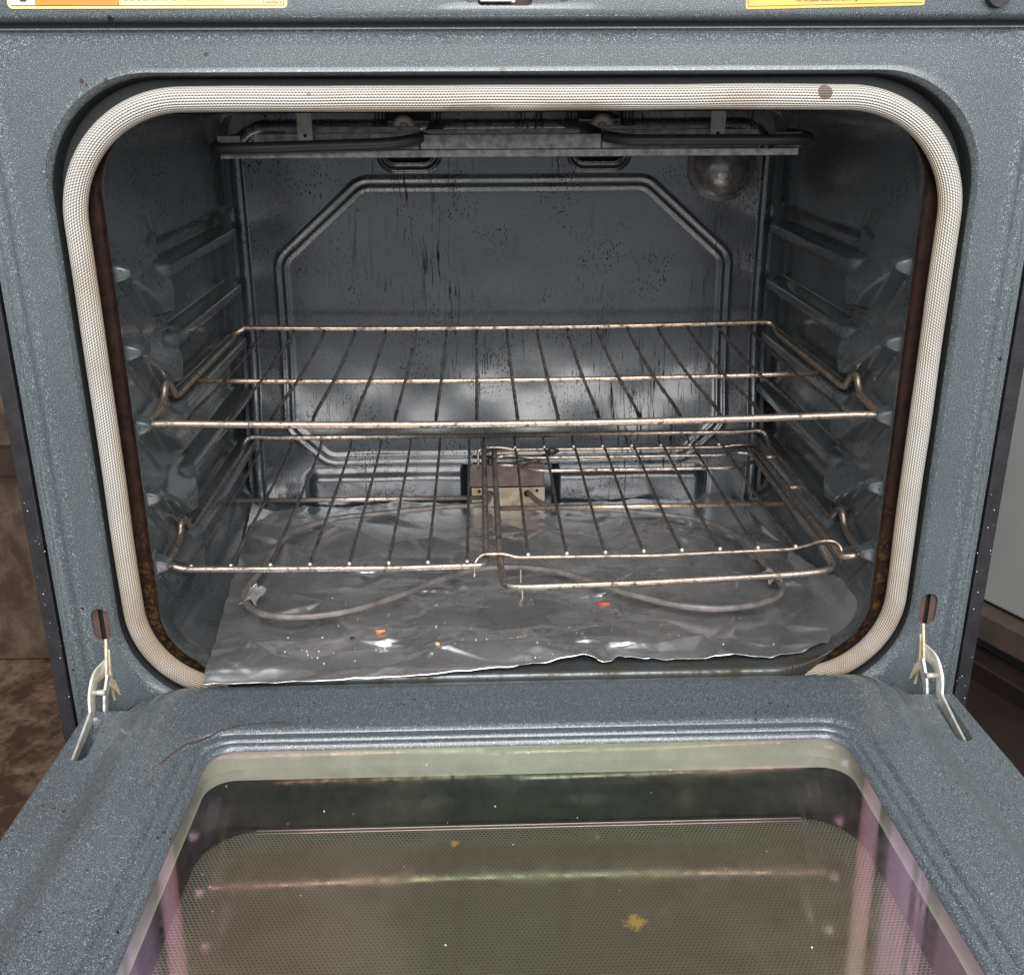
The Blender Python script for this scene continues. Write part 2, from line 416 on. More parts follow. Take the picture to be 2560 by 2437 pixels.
def m_wall():
    t = NT('scuffed_brown_wall')
    n = t.noise(12, 6, .7, dist=.6); n2 = t.noise(26, 5, .7, co=t.mapped((1, 1, .5)))
    c = t.mix(t.ramp(n, [(.40, 0), (.62, 1)]), (.058, .034, .023), (.15, .105, .075))
    c = t.mix(t.math('MULTIPLY', t.ramp(n2, [(.52, 0), (.64, 1)]), .8), c, (.055, .032, .022))
    t.base(c); t.rough(.6); t.bump(n, .3, .002)
    return t.m
M = {}
M['enamel'] = m_enamel(); M['door'] = m_door(); M['liner'] = m_liner(); M['back'] = m_liner('back_wall_enamel', True)
M['rust'] = m_rust(); M['gasket'] = m_gasket(); M['foil'] = m_foil(); M['glass'] = m_glass_top(); M['dots'] = m_dots(); M['floor'] = m_floor()
M['black'] = m_simple('black_side_paint', (.018, .018, .021), .42, bumps=(300, .3), var=((.03, .03, .034), 60))
M['dark'] = m_simple('dark_void', (.006, .005, .005), .8)
M['brown'] = m_simple('brown_painted_steel', (.085, .05, .042), .5, var=((.12, .075, .062), 80))
M['rack'] = m_rack('chrome_rack_rod', (.38, .33, .29), (.54, .41, .31), .6)
M['rack_low'] = m_rack('dull_rack_rod', (.30, .255, .225), (.46, .39, .34), .75)
M['wire'] = m_rack('burnt_rack_wire', (.07, .058, .05), (.17, .14, .12), .9)
M['wire_low'] = m_rack('grey_rack_wire', (.15, .135, .125), (.28, .25, .22), .7)
M['tip'] = m_simple('bare_wire_end', (.85, .82, .78), .3, .6)
M['element'] = m_simple('grey_brown_heating_tube', (.125, .112, .105), .5, .3, bumps=(200, .4), var=((.24, .215, .205), 60))
M['broil'] = m_simple('black_heating_tube', (.020, .018, .017), .45, .2, var=((.035, .032, .03), 60))
M['galv'] = m_simple('blotched_grey_steel', (.09, .09, .092), .45, .4, var=((.21, .21, .21), 150), bumps=(200, .3))
M['strap'] = m_simple('grey_steel_strap', (.26, .235, .215), .55, .3, var=((.36, .33, .30), 300))
M['plate'] = m_simple('stained_cream_plate', (.46, .41, .34), .5, .2, var=((.30, .22, .13), 90))
M['plate_brown'] = m_simple('heat_browned_plate', (.20, .15, .14), .5, .3, var=((.12, .085, .08), 70))
M['insul'] = m_simple('ceramic_insulator', (.42, .38, .35), .6, var=((.3, .27, .25), 200))
M['hinge'] = m_simple('greasy_zinc_hinge', (.82, .82, .80), .34, .5, var=((.58, .53, .43), 60))
M['cream'] = m_simple('greasy_cream_hinge', (.74, .69, .58), .45, .2, var=((.46, .37, .24), 70))
M['silver'] = m_simple('bright_latch_steel', (.75, .74, .70), .25, .9)
M['bolt'] = m_simple('grey_bolt', (.42, .42, .40), .4, .6)
M['lampglass'] = NT('dirty_lamp_glass'); 
t = M['lampglass']; t.base(t.mix(t.ramp(t.noise(60, 4), [(.4, 0), (.65, 1)]), (.10, .09, .085), (.22, .20, .18))); t.rough(.16); t.set(Specular_IOR_Level=.9, Coat_Weight=.8, Coat_Roughness=.08); t.bump(t.noise(160, 3), .35, .003); M['lampglass'] = t.m
M['label_cream'] = m_simple('cream_label_paper', (.86, .66, .30), .4, var=((.88, .74, .42), 14))
M['label_white'] = m_simple('white_label_print', (.85, .83, .78), .4)
M['label_orange'] = m_simple('orange_label_print', (.78, .27, .045), .4)
M['label_yellow'] = m_simple('yellow_label_paper', (.80, .52, .12), .4, var=((.72, .46, .12), 30))
M['ink'] = m_simple('dark_label_ink', (.06, .035, .02), .5)
M['well'] = m_simple('window_rim_steel', (.54, .55, .50), .36, .1, var=((.66, .67, .60), 30), bumps=(90, .2))
M['well_dark'] = m_simple('dark_window_ledge', (.025, .03, .028), .3, .2, var=((.05, .06, .055), 25))
M['grey_panel'] = m_simple('pale_grey_panel', (.36, .37, .355), .55, var=((.33, .335, .32), 6))
M['baseboard'] = m_simple('scuffed_brown_skirting', (.10, .065, .048), .6, var=((.055, .048, .045), 25))
M['dark_floor'] = m_simple('dark_brown_laminate', (.016, .011, .009), .45, var=((.024, .015, .012), 12))
M['orange'] = m_simple('orange_crumb_skin', (.55, .19, .06), .6, var=((.62, .27, .12), 300))
M['red'] = m_simple('red_crumb_skin', (.42, .045, .02), .5, var=((.5, .09, .03), 300))
M['tan'] = m_simple('tan_crumb_skin', (.62, .42, .18), .6)
M['char'] = m_simple('charred_crumb', (.01, .01, .01), .6)
M['white'] = m_simple('white_crumbs', (.80, .80, .78), .6)
M['scrap'] = m_simple('dull_foil_scrap', (.42, .38, .36), .5, .6, var=((.6, .58, .56), 90), bumps=(200, .6))

# ------------------------------------------------------------------ setting
HZ = -0.405
mb = MB(); mb.add([(-4, -3, HZ), (4, -3, HZ), (4, 4, HZ), (-4, 4, HZ)], [(0, 1, 2, 3)])
o = mb.build('floor', M['floor'], smooth=False); o['kind'] = 'structure'
mb = MB(); mb.box((-3, .66, HZ+.004), (0.38, .72, 1.6))
o = mb.build('wall', m_wall(), smooth=False); o['kind'] = 'structure'
# dark gap board running along the wall
mb = MB(); mb.box((-3, .640, -.092), (-.45, .659, -.052))
o = mb.build('wall_batten', m_simple('dark_wood_batten', (.03, .015, .01), .6, var=((.05, .028, .018), 20)), smooth=False)
tag(o, 'dark brown wooden batten fixed along the brown wall left of the oven', 'batten')
# right-hand neighbours, turned relative to the oven
def turned_box(name, p0, p1, depth, z0, z1, mat, label, cat, bv=.003):
    a = Vector((p0[0], p0[1], 0)); b = Vector((p1[0], p1[1], 0)); u = (b-a).normalized(); nrm = Vector((-u.y, u.x, 0))
    if nrm.x < 0: nrm = -nrm
    a = a-u*0.9*(1 if name != 'x' else 0); b = b+u*0.9
    q = [a, b, b+nrm*depth, a+nrm*depth]
    V = [(p.x, p.y, z0) for p in q]+[(p.x, p.y, z1) for p in q]
    mb = MB(); mb.add(V, [(0, 3, 2, 1), (4, 5, 6, 7), (0, 1, 5, 4), (1, 2, 6, 5), (2, 3, 7, 6), (3, 0, 4, 7)])
    o = mb.build(name, mat, smooth=False)
    if bv: bevel(o, bv)
    return tag(o, label, cat)
turned_box('cabinet_panel', (.7262, .593), (.7521, .5346), .30, -.30, 1.3, M['grey_panel'], 'plain pale grey cabinet side standing to the right of the oven', 'cabinet')
turned_box('skirting_board', (.7100, .560), (.7362, .502), .30, -.348, -.306, M['baseboard'], 'scuffed brown skirting board under the pale grey cabinet side', 'skirting')
turned_box('dark_mat', (.6900, .5552), (.7180, .4831), .05, -.404, -.372, M['dark_floor'], 'dark brown threshold strip on the floor at the right of the oven', 'threshold')
mb = MB(); mb.add([(.405, -2.5, HZ+.004), (3.5, -2.5, HZ+.004), (3.5, 1.5, HZ+.004), (.405, 1.5, HZ+.004)], [(0, 1, 2, 3)])
o = mb.build('dark_flooring', M['dark_floor'], smooth=False); o['kind'] = 'structure'

# ------------------------------------------------------------------ the oven
oven = empty('oven'); tag(oven, 'open built-in kitchen oven with blue grey speckled enamel frame and door folded down', 'oven')

# side panels of the body
for s in (-1, 1):
    mb = MB()
    x0, x1 = sorted((s*.3895, s*.4015)); mb.box((x0, .003, HZ+.006), (x1, .60, .62))
    x0, x1 = sorted((s*.3865, s*.3893)); mb.box((x0, .012, HZ+.006), (x1, .55, .60))
    o = mb.build('side_panel', M['black'], oven, smooth=False); bevel(o, .0012)
mb = MB(); mb.box((-.386, .50, HZ+.006), (.386, .56, .60)); mb.build('rear_panel', M['black'], oven, smooth=False)

# face frame, lofted through nested rounded loops; recess for gasket; hinge slots pressed in
NB, NS, NC = 150, 300, 20
def L3(xh, zb, zt, rb, rt, y, yb=None):
    p = rloop(-xh, xh, zb, zt, rb, rt, NB, NS, NC)
    return [(x, y, z) for x, z in p]
keys = [(.3862, -.16, .4612, .012, .018, .020), (.3862, -.16, .4612, .012, .018, .002), (.3852, -.159, .4606, .011, .018, .0),
        (.3812, -.155, .4598, .008, .016, .0), (.3795, -.153, .4594, .007, .015, .0020), (.3735, -.147, .4584, .006, .014, .0026),
        (.3705, -.144, .4578, .006, .014, .0004), (.3690, -.142, .4574, .02, .016, -.0008), (.3660, -.139, .4560, .03, .025, -.0004),
        (.3600, -.130, .4500, .05, .045, .0), (.3430, -.092, .4345, .085, .080, .0), (.3410, -.089, .4325, .09, .082, -.0006),
        (.3385, -.083, .4302, .09, .084, .0050), (.3368, -.080, .4282, .09, .084, .0190), (.3200, -.066, .4120, .08, .078, .0180),
        (.3085, -.056, .4075, .062, .062, .0150), (.3075, -.054, .4060, .060, .060, .0130), (.3055, -.052, .4050, .058, .058, .0115)]
sub = [1, 1, 2, 2, 2, 2, 1, 2, 3, 10, 1, 2, 2, 4, 4, 1, 1]
loops = []
for (a, b, n) in zip(keys, keys[1:], sub):
    for i in range(n):
        q = [a[k]+(b[k]-a[k])*i/n for k in range(6)]; loops.append(L3(*q))
loops.append(L3(*keys[-1]))
def capsule(px, pz, cx, z0, z1, r):
    """distance and gradient for vertical capsule"""
    zz = min(max(pz, z0), z1); dx, dz = px-cx, pz-zz; d = math.hypot(dx, dz)
    return d-r, dx/(d+1e-9), dz/(d+1e-9)
def press(P, s):
    x, y, z = P
    d, gx, gz = capsule(x, z, s*.352, -.0065, .0085, .0072)
    if abs(d) < .00095: return (x-gx*d, y, z-gz*d)
    return P
V, F = loft(loops)
def inslot(v):
    return .3442 < abs(v[0]) < .3598 and -.0185 < v[2] < .0205
nL = len(loops[0]); keepf = [not inslot([sum(V[i][a] for i in f)/4 for a in range(3)]) for f in F]
ringid = [i//nL for i, k in enumerate(keepf) if k]; F = [f for f, k in zip(F, keepf) if k]
for s_ in (-1, 1):
    c_ = s_*.352; lp_ = []
    for q, y in (((c_-.0088, c_+.0088, -.0215, .0235, .0010), -.00012), ((c_-.0080, c_+.0080, -.0145, .0165, .0080), -.00012), ((c_-.0074, c_+.0074, -.0139, .0159, .0074), .0001), ((c_-.0072, c_+.0072, -.0137, .0157, .0072), .0022)):
        lp_.append([(x, y, z) for x, z in rloop(*q, q[4], 12, 20, 10)])
    v2, f2 = loft(lp_); n0_ = len(V); V = list(V)+v2; F = F+[tuple(k+n0_ for k in f) for f in f2]; ringid += [0]*len(f2)
me = mesh('face_frame', V, F)
frame = link('face_frame', me, [M['enamel'], M['rust'], m_simple('recess_enamel_painted_shade', (.016, .018, .019), .6)], oven)  # gasket recess is the same enamel, its shade put into a near-black colour
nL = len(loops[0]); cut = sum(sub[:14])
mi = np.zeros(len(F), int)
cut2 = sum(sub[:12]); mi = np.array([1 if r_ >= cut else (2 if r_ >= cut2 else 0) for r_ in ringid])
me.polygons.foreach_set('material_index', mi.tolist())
edgesplit(frame, 50)
# hinge slot plates (brown inner steel with a dark slit)
for s in (-1, 1):
    mb = MB()
    mb.box((s*.352-.0090, .0028, -.018), (s*.352-.0021, .0040, .020)); mb.box((s*.352+.0021, .0028, -.018), (s*.352+.0090, .0040, .020))
    sp = mb.build('hinge_slot_plate', M['brown'], oven, smooth=False)
    mb = MB(); mb.box((s*.352-.0090, .0060, -.0180), (s*.352+.0090, .0080, .0200)); mb.build('slit', M['dark'], sp, smooth=False)

# top panel above the frame, with latch opening
tk = [((-.0275, .0102, .4750, .4990, .003, .003), .012), ((-.0275, .0102, .4750, .4990, .003, .003), .0008), ((-.0284, .0111, .4741, .4997, .0038, .0038), 0.0),
      ((-.06, .06, .4722, .520, .004, .006), 0.0), ((-.405, .405, .4690, .60, .003, .01), 0.0), ((-.4065, .4065, .4676, .601, .003, .01), .0006), ((-.408, .408, .4655, .602, .003, .01), .0035), ((-.408, .408, .4640, .602, .003, .01), .010), ((-.408, .408, .4640, .602, .003, .01), .03)]
loops = [[(x, y, z) for x, z in rloop(*k, 80, 20, 8)] for k, y in tk]
V, F = loft(loops); tp = link('top_panel', mesh('top_panel', V, F), M['enamel'], oven); edgesplit(tp, 60)
mb = MB(); mb.box((-.40, .0085, .4560), (.40, .02, .4700)); mb.build('seam_backing', M['dark'], oven, smooth=False)
mb = MB(); mb.box((-.05, .0135, .470), (.05, .016, .51)); lh = mb.build('latch_cavity', m_simple('dark_red_cavity', (.03, .006, .005), .5), oven, smooth=False)
mb = MB(); mb.box((-.0262, .0010, .4768), (-.0042, .011, .4960)); mb.box((-.0046, .0004, .4760), (-.0012, .006, .4815)); bevel(mb.build('latch', M['silver'], oven, smooth=False), .0008)
for bx in (-.0326, .0322):
    mb = MB(); mb.cyl((bx*1.0, .0004, .4815), (0, -1, 0), .0046, .0022, 20, r2=.0038); edgesplit(mb.build('bolt', M['bolt'], oven))
mb = MB(); mb.cyl((.3350, .0, .4810), (0, -1, 0), .0090, .006, 28, r2=.0085); edgesplit(mb.build('rubber_button', M['black'], oven))

# gasket: flattened braid swept round the opening
gl = rloop(-.3258, .3258, -.0665, 0.4146, .078, .086, 120, 120, 28)
n = len(gl); path = []
for x, z in gl: path.append((x, z))
# open it at the bottom (hidden behind the door plug)
start = next(i for i in range(n) if path[i][0] > .19 and path[i][1] < 0); seq = [path[(start+i) % n] for i in range(n)]
stop = max(i for i in range(n) if seq[i][0] < -.20 and seq[i][1] < 0); seq = seq[:stop+1]
P = [Vector((x, 0, z)) for x, z in seq]; V = []; UVs = []; F = []; acc = 0; NCr = 18; wid = .0088
for i, p in enumerate(P):
    if i: acc += (P[i]-P[i-1]).length
    t_ = (P[min(i+1, len(P)-1)]-P[max(i-1, 0)]).normalized(); nr = Vector((t_.z, 0, -t_.x))
    w = wid*(1+.05*mnoise.noise(Vector((acc*14, 3, 0))))
    off = nr*(.0010*mnoise.noise(Vector((acc*9, 0, 5))))
    for k in range(NCr+1):
        a = math.pi*1.25*(k/NCr)-math.pi*.125
        V.append(p+off+nr*(w*math.cos(a))+Vector((0, .0080-.0075*math.sin(a), 0))); UVs.append((acc, w*a))
for i in range(len(P)-1):
    for k in range(NCr):
        F.append((i*(NCr+1)+k, i*(NCr+1)+k+1, (i+1)*(NCr+1)+k+1, (i+1)*(NCr+1)+k))
me = mesh('door_gasket', V, F); uvl = me.uv_layers.new(name='UVMap')
for lp in me.loops: uvl.data[lp.index].uv = UVs[lp.vertex_index]
link('gasket', me, M['gasket'], oven)

# cavity liner: rounded tunnel with pressed rack supports
def hside(y, z):
    up = sstep(.292, .304, z)
    front = (.0050+.0050*(1-sstep(.002, .018, y)))*(1-sstep(.139, .146, y))
    h = np.maximum(front, .0055*up)
    h = np.maximum(h, .0060*(1-sstep(-.01, .01, z)))
    for k in range(5):
        zk = .290-.0615*k; zt = .2805-.0615*k
        ledge = .0190*sstep(zt+.0035, zt-.0005, z)*sstep(zt-.020, zt-.0085, z)*sstep(.10, .13, y)*(1-sstep(.398, .408, y))
        h = np.maximum(h, ledge)
        d = polysdf(y, z, [(.056, zk-.013), (.098, zk-.049), (.122, zk-.053), (.146, zk-.006), (.10, zk+.002)])
        wf = 1-sstep(zk-.036, zk+.000, z)
        h = np.maximum(h, (.0050+.0145*wf)*(1-sstep(-.0030, .0015, d)))
        d = polysdf(y, z, [(.008, zk+.006), (.024, zk+.006), (.032, zk-.007), (.008, zk-.006)])
        h = np.maximum(h, .005*(1-sstep(.006, .012, d))+.0150*(1-sstep(-.0040, .0035, d)))
        d = polysdf(y, z, [(.006, zk-.007), (.024, zk-.008), (.016, zk-.022)])
        h = np.maximum(h, np.where(d < .004, .0050+.0030*(1-sstep(-.003, .001, d)), 0))
        # small pressed diamond and diagonal crease behind the stop
        cr = np.abs((z-(zk-.020))*.74+(y-.030)*.67)
        m_ = (y > .024) & (y < .068) & (z < zk-.012) & (z > zk-.055)
        h = np.where(m_ & (cr < .004), np.maximum(h, .005+.0035*(1-cr/.004)), h)
    d = polysdf(y, z, [(.094, .324), (.126, .324), (.142, .306), (.110, .297)])
    h = h-.0035*(1-sstep(-.003, .001, d))
    return h
ysamp = np.concatenate([np.linspace(0, .145, 150), np.linspace(.147, .385, 80), np.linspace(.387, .4265, 26)])
nb_, ns_, nc_ = 60, 340, 14
base = rloop(-.316, .316, -.050, .405, .040, .030, nb_, ns_, nc_)
Hs = hside(np.repeat(ysamp[:, None], len(base), 1), np.repeat(base[None, :, 1], len(ysamp), 0))
for _ in range(1):
    Hs[1:-1] = (Hs[:-2]+2*Hs[1:-1]+Hs[2:])/4; Hs[:, 1:-1] = (Hs[:, :-2]+2*Hs[:, 1:-1]+Hs[:, 2:])/4
loops = []
for yi, y in enumerate(ysamp):
    x, z = base[:, 0].copy(), base[:, 1].copy()
    s = np.sign(x); sidew = sstep(-.020, .020, z)*(1-sstep(.385, .402, z))
    h = Hs[yi]
    sel = np.abs(x) > .25
    x = np.where(sel, x-s*h*np.where(z < .0, sstep(-.05, -.0, z), 1.0), x)
    # front section tightens to the larger corner radius of the opening
    f = 1-sstep(0, .05, y)
    if f > 0:
        fr = rloop(-.306, .306, -.050, .405, .056, .058, nb_, ns_, nc_)
        cornermask = (np.abs(base[:, 1]+.05) < .075) | (np.abs(base[:, 1]-.405) < .07)
        w = f*cornermask
        # blend only in the corners
        dz = np.minimum(np.abs(z+.05), np.abs(z-.405)); w = f*(1-sstep(.03, .07, dz))
        x = x*(1-w)+fr[:, 0]*w; z = z*(1-w)+fr[:, 1]*w
    rb_ = sstep(.403, .4265, y); x = x*(1-.028*rb_*rb_)
    bottomc = (1-sstep(.22, .285, np.abs(x)))*(base[:, 1] < -.03)
    yf = .0115*(1-bottomc)+(-.0035)*bottomc
    yy = yf+(y)*(.4265-yf)/.4265
    loops.append(np.stack([x, yy, z], 1))
# roll-over lip at the sill
lip = []
for (dy, dz) in [(-.0040, -.024), (-.0040, -.010)]+[(-.0040*math.sin(math.radians(a)), -.0040*(1-math.cos(math.radians(a)))) for a in (90, 75, 60, 45, 30, 15)]:
    L = loops[0].copy(); bc = (1-sstep(.22, .285, np.abs(L[:, 0])))*(L[:, 2] < -.03)
    L[:, 1] += dy*bc+(1-bc)*.0004; L[:, 2] += dz*bc
    L[:, 0] += 0
    lip.append(L)
loops = lip+loops
V, F = loft([list(map(tuple, L)) for L in loops])
liner = link('cavity_liner', mesh('cavity_liner', V, F), M['liner'], oven)

# back wall
xs = np.linspace(-.308, .308, 470); zs = np.linspace(-.055, .407, 350)
X, Z = np.meshgrid(xs, zs, indexing='ij')
hb = np.zeros_like(X)
hexa = [(-.174, .333), (.174, .333), (.266, .245), (.266, .030), (.232, -.002), (-.232, -.002), (-.266, .030), (-.266, .245)]
d = polysdf(X, Z, hexa)
d2 = polysdf(X, Z, [(x*1.0, z) for x, z in hexa])
# soften polygon corners by offsetting
hexin = [(x*(1-.035/.266), .17+(z-.17)*(1-.035/.166)) for x, z in hexa]
ds = polysdf(X, Z, hexin)-.030
hb += .0018*np.exp(-(ds/.0027)**2)+.0018*np.exp(-((ds+.0092)/.0027)**2)
per = polysdf(X, Z, [(-.260, .348), (.260, .348), (.260, -.2), (-.260, -.2)])-.036
hb += .0048*np.sqrt(np.clip(1-(per/.0062)**2, 0, 1))
for cx in (-.105, .106):
    dd = polysdf(X, Z, [(cx-.016, .42), (cx-.016, .356), (cx+.016, .356), (cx+.016, .42)])-.010
    hb += .0030*np.exp(-(dd/.0014)**2)+.0030*np.exp(-((dd-.0075)/.0016)**2)-.0065*(1-sstep(-.003, .0, dd))
hb += .030*(1-sstep(-.015, .155, Z))+.004*(1-sstep(.12, .24, Z))+.0014*np.sin(X*23+1)*(1-sstep(.05, .16, Z))+.0008*np.sin(X*51)*np.sin(Z*60)*(1-sstep(.08, .16, Z))
hb += .0015*np.sin(X*9)*np.cos(Z*14)
notch = sstep(-.056, -.047, X)*(1-sstep(.055, .064, X))
bx_ = polysdf(X, Z, [(-.225, -.018), (.225, -.018), (.225, -.2), (-.225, -.2)])-.014
hb += .007*(1-sstep(-.012, .001, bx_))*(1-notch)-.014*notch*(1-sstep(-.004, .002, Z))-.0012*np.exp(-((bx_-.004)/.0025)**2)*(1-notch)
V = np.stack([X.ravel(), (.4245-hb).ravel(), Z.ravel()], 1)
bw = link('back_wall', mesh('back_wall', V, gridfaces(len(xs), len(zs))), M['back'], oven)
mb = MB(); 
for v in (0,): mb.box((-.33, .43, -.08), (.33, .44, .42))
mb.build('insulation_shell', M['dark'], oven, smooth=False)

# lamp cover
mb = MB(); cx, cz, R0 = .2435, .3405, .0385
prof = [(R0, 0), (R0, .004), (R0*.96, .007), (R0*.90, .0075), (R0*.86, .011), (R0*.80, .018), (R0*.68, .026), (R0*.5, .032), (R0*.28, .0355), (.0005, .0365)]
NV = 40; V = []; F = []
for r, hgt in prof:
    for k in range(NV):
        a = 2*math.pi*k/NV; V.append((cx+r*math.cos(a), .4235-hgt, cz+r*math.sin(a)))
for i in range(len(prof)-1):
    for k in range(NV):
        k2 = (k+1) % NV; F.append((i*NV+k, i*NV+k2, (i+1)*NV+k2, (i+1)*NV+k))
mb.add(V, F)
for k in range(34):
    a = math.radians(95+k*7.5); r = R0*.60
    mb.ball((cx+r*math.cos(a), .4235-.0288, cz+r*math.sin(a)), .0011, 6)
mb.build('lamp_cover', M['lampglass'], oven)

# ceramic insulators of the broil element
for cx in (-.1085, .1065):
    mb = MB()
    ring = [(cx+.0085*math.cos(a), .405, .3845+.0085*math.sin(a)) for a in [2*math.pi*i/20 for i in range(20)]]
    mb.tube(ring, .0042, 8, closed=True); mb.cyl((cx, .424, .3845), (0, -1, 0), .009, .017, 20)
    mb.build('insulator', M['insul'], oven)

# broil element and its shield
be = empty('broil_element'); be.parent = oven
mb = MB()
mb.tube(fillet([(-.068, .40, .386), (-.068, .16, .388), (-.074, .112, .3835), (-.10, .104, .3800), (-.22, .100, .3772), (-.2440, .106, .3768), (-.2420, .125, .3800), (-.2300, .135, .3830)], [0, .03, .02, .02, .02, .012, .008, 0], 7), .0046, 12)
mb.build('heating_tube', M['broil'], be)
mb = MB()
mb.tube(fillet([(.066, .40, .387), (.066, .16, .3895), (.074, .118, .3845), (.094, .104, .3815), (.22, .100, .3812), (.2455, .104, .3815), (.2440, .122, .3830), (.2320, .132, .3850)], [0, .03, .02, .02, .02, .010, .008, 0], 7), .0046, 12)
mb.build('heating_tube', M['broil'], be)
hs = empty('heat_shield'); hs.parent = be
def strip(pts, z0, z1, y0, y1, name='shield_strip', mat='galv'):
    mb = MB(); mb.box((pts[0], y0, z0), (pts[1], y1, z1)); o = mb.build(name, M[mat], be, smooth=False); bevel(o, .0005, 1); return o
strip((-.2400, .2380), .3685, .3745, .112, .1135)
strip((-.0760, .0730), .3747, .3865, .1125, .1140)
strip((-.0740, .0560), .3867, .3905, .118, .1195)
strip((-.2130, -.0770), .3747, .3875, .118, .1195)
strip((-.1880, -.0765), .3877, .3925, .124, .1255)
strip((.0740, .2050), .3747, .3895, .118, .1195)
strip((.0745, .1780), .3897, .3925, .124, .1255)
strip((-.2420, -.2230), .3747, .3865, .114, .1155)
strip((.2180, .2405), .3747, .3870, .114, .1155)
bpy.data.objects.remove(hs)
for sx in (-.1695, .1690):
    mb = MB(); mb.box((sx-.0062, .1105, .3825), (sx+.0062, .1118, .4045)); o = mb.build('hanger_strap', M['strap'], be, smooth=False); bevel(o, .0004, 1)
    mb = MB(); mb.cyl((sx, .1106, .3862), (0, -1, 0), .0014, .0006, 12); mb.build('rivet', M['dark'], o)

# bake element
el = [(-.021, .378), (-.029, .3433), (-.079, .3341), (-.1459, .3172), (-.1901, .3071), (-.2237, .2851), (-.2428, .2545), (-.249, .2218), (-.2547, .1632), (-.2599, .1264), (-.2573, .1066), (-.2467, .0872), (-.2304, .0737), (-.2079, .0681), (-.1751, .0715), (-.1428, .0854), (-.1054, .1123), (-.0769, .1375), (-.0591, .1514), (-.0412, .1628), (-.0134, .1683), (.0057, .167), (.0232, .163), (.0398, .1576), (.064, .1417), (.0919, .1155), (.1207, .0954), (.149, .0785), (.1799, .0699), (.2061, .0713), (.2279, .0777), (.2491, .0919), (.2592, .1131), (.2589, .1337), (.2563, .1591), (.2529, .1907), (.2471, .2296), (.2305, .2624), (.2048, .2878), (.1661, .3027), (.1263, .3153), (.0747, .325), (.0417, .3364), (.025, .378)]
ke = empty('bake_element'); ke.parent = oven
mb = MB(); mb.tube(catmull([(x, y, -.030) for x, y in el], 6), .0032, 12, jitter=.12)
mb.build('heating_tube', M['element'], ke)
mb = MB(); mb.box((-.0425, .3745, -.0465), (.0450, .3765, -.0225)); mp = mb.build('mounting_plate', M['plate'], ke, smooth=False); bevel(mp, .0008)
mb = MB(); mb.box((-.0425, .3770, -.0220), (.0440, .3785, .0068)); bevel(mb.build('backing_plate', M['plate_brown'], ke, smooth=False), .0008)
for hx, hr_, hz in ((-.0335, .0019, -.0265), (.0355, .0019, -.0265), (-.021, .0042, -.030), (.024, .0042, -.030)):
    mb = MB(); mb.cyl((hx, .3746, hz), (0, -1, 0), hr_, .0004, 16); mb.build('screw_hole', M['dark'], mp)
mb = MB(); mb.tube([(.0075, .120, -.030), (.0078, .118, -.040), (.008, .117, -.050)], .0009, 6); mb.build('support_wire', M['plate'], ke); mb = MB(); mb.tube([(.0075, .158, -.028), (.0075, .157, -.047)], .0009, 6)
mb.build('support_wire', M['plate'], ke)

# door ----------------------------------------------------------------
TA = math.tan(math.radians(2))
def dpt(x, v, h): return (x, -v, -.055+TA*v+h)
OX0, OX1, OV0, OV1 = -.2415, .2495, .1035, .430
def ex(e, h, r): return (OX0-e, OX1+e, OV0-e, OV1+e, r, h)
dk = [ex(-.0005, -.0045, .020), ex(0, -.0030, .020), ex(.0014, -.0010, .021), ex(.0028, -.0006, .022), ex(.0070, -.0014, .025), ex(.0084, .0006, .026), ex(.0096, .0009, .0265), ex(.0150, -.0003, .030),
      ex(.0175, -.0004, .031), ex(.0198, .0020, .033), ex(.0215, .0024, .035), ex(.034, .0016, .04), (-.296, .304, .022, .49, .03, .0022), (-.305, .311, .0125, .495, .030, .0010), (-.311, .317, .0082, .497, .030, -.0016),
      (-.317, .322, .0062, .50, .030, -.0060), (-.326, .331, .0058, .505, .026, -.0115), (-.330, .335, .0058, .506, .024, -.0125),
      (-.3640, .3720, .0065, .52, .010, -.0127), (-.3655, .3735, .0060, .522, .010, -.0140), (-.3660, .3740, .0060, .522, .010, -.0200), (-.3660, .3740, .0060, .522, .010, -.0450)]
dsub = [1, 1, 1, 2, 1, 1, 2, 1, 1, 1, 2, 6, 2, 2, 2, 2, 1, 17, 1, 1, 1]
loops = []
def dloop(q):
    p = rloop(q[0], q[1], q[2], q[3], q[4], q[4], 170, 240, 12); out = []
    for x, v in p:
        h = q[5]
        if q[0] < -.3262 and v < .0262: v = v+(.0262-v)*float(sstep(.325, .331, np.array(abs(x-.002)))) ; 
        if q[0] < -.3245 and abs(x) < .327 and v < .010: h = min(h, -.020)
        out.append(dpt(x, v, h))
    return out
for a, b, n in zip(dk, dk[1:], dsub):
    for i in range(n): loops.append(dloop([a[k]+(b[k]-a[k])*i/n for k in range(6)]))
loops.append(dloop(dk[-1]))
V, F = loft(loops)
def inpocket(c):
    x, v = c[0], -c[1]; a = abs(x-.0017*1.0) if x < 0 else abs(x-.0035)
    return (-.3615 < x < -.3375 or .3415 < x < .3655) and .0285 < v < .103
F = [f for f in F if not inpocket([sum(V[k][a] for k in f)/4 for a in range(3)])]
V = list(V)
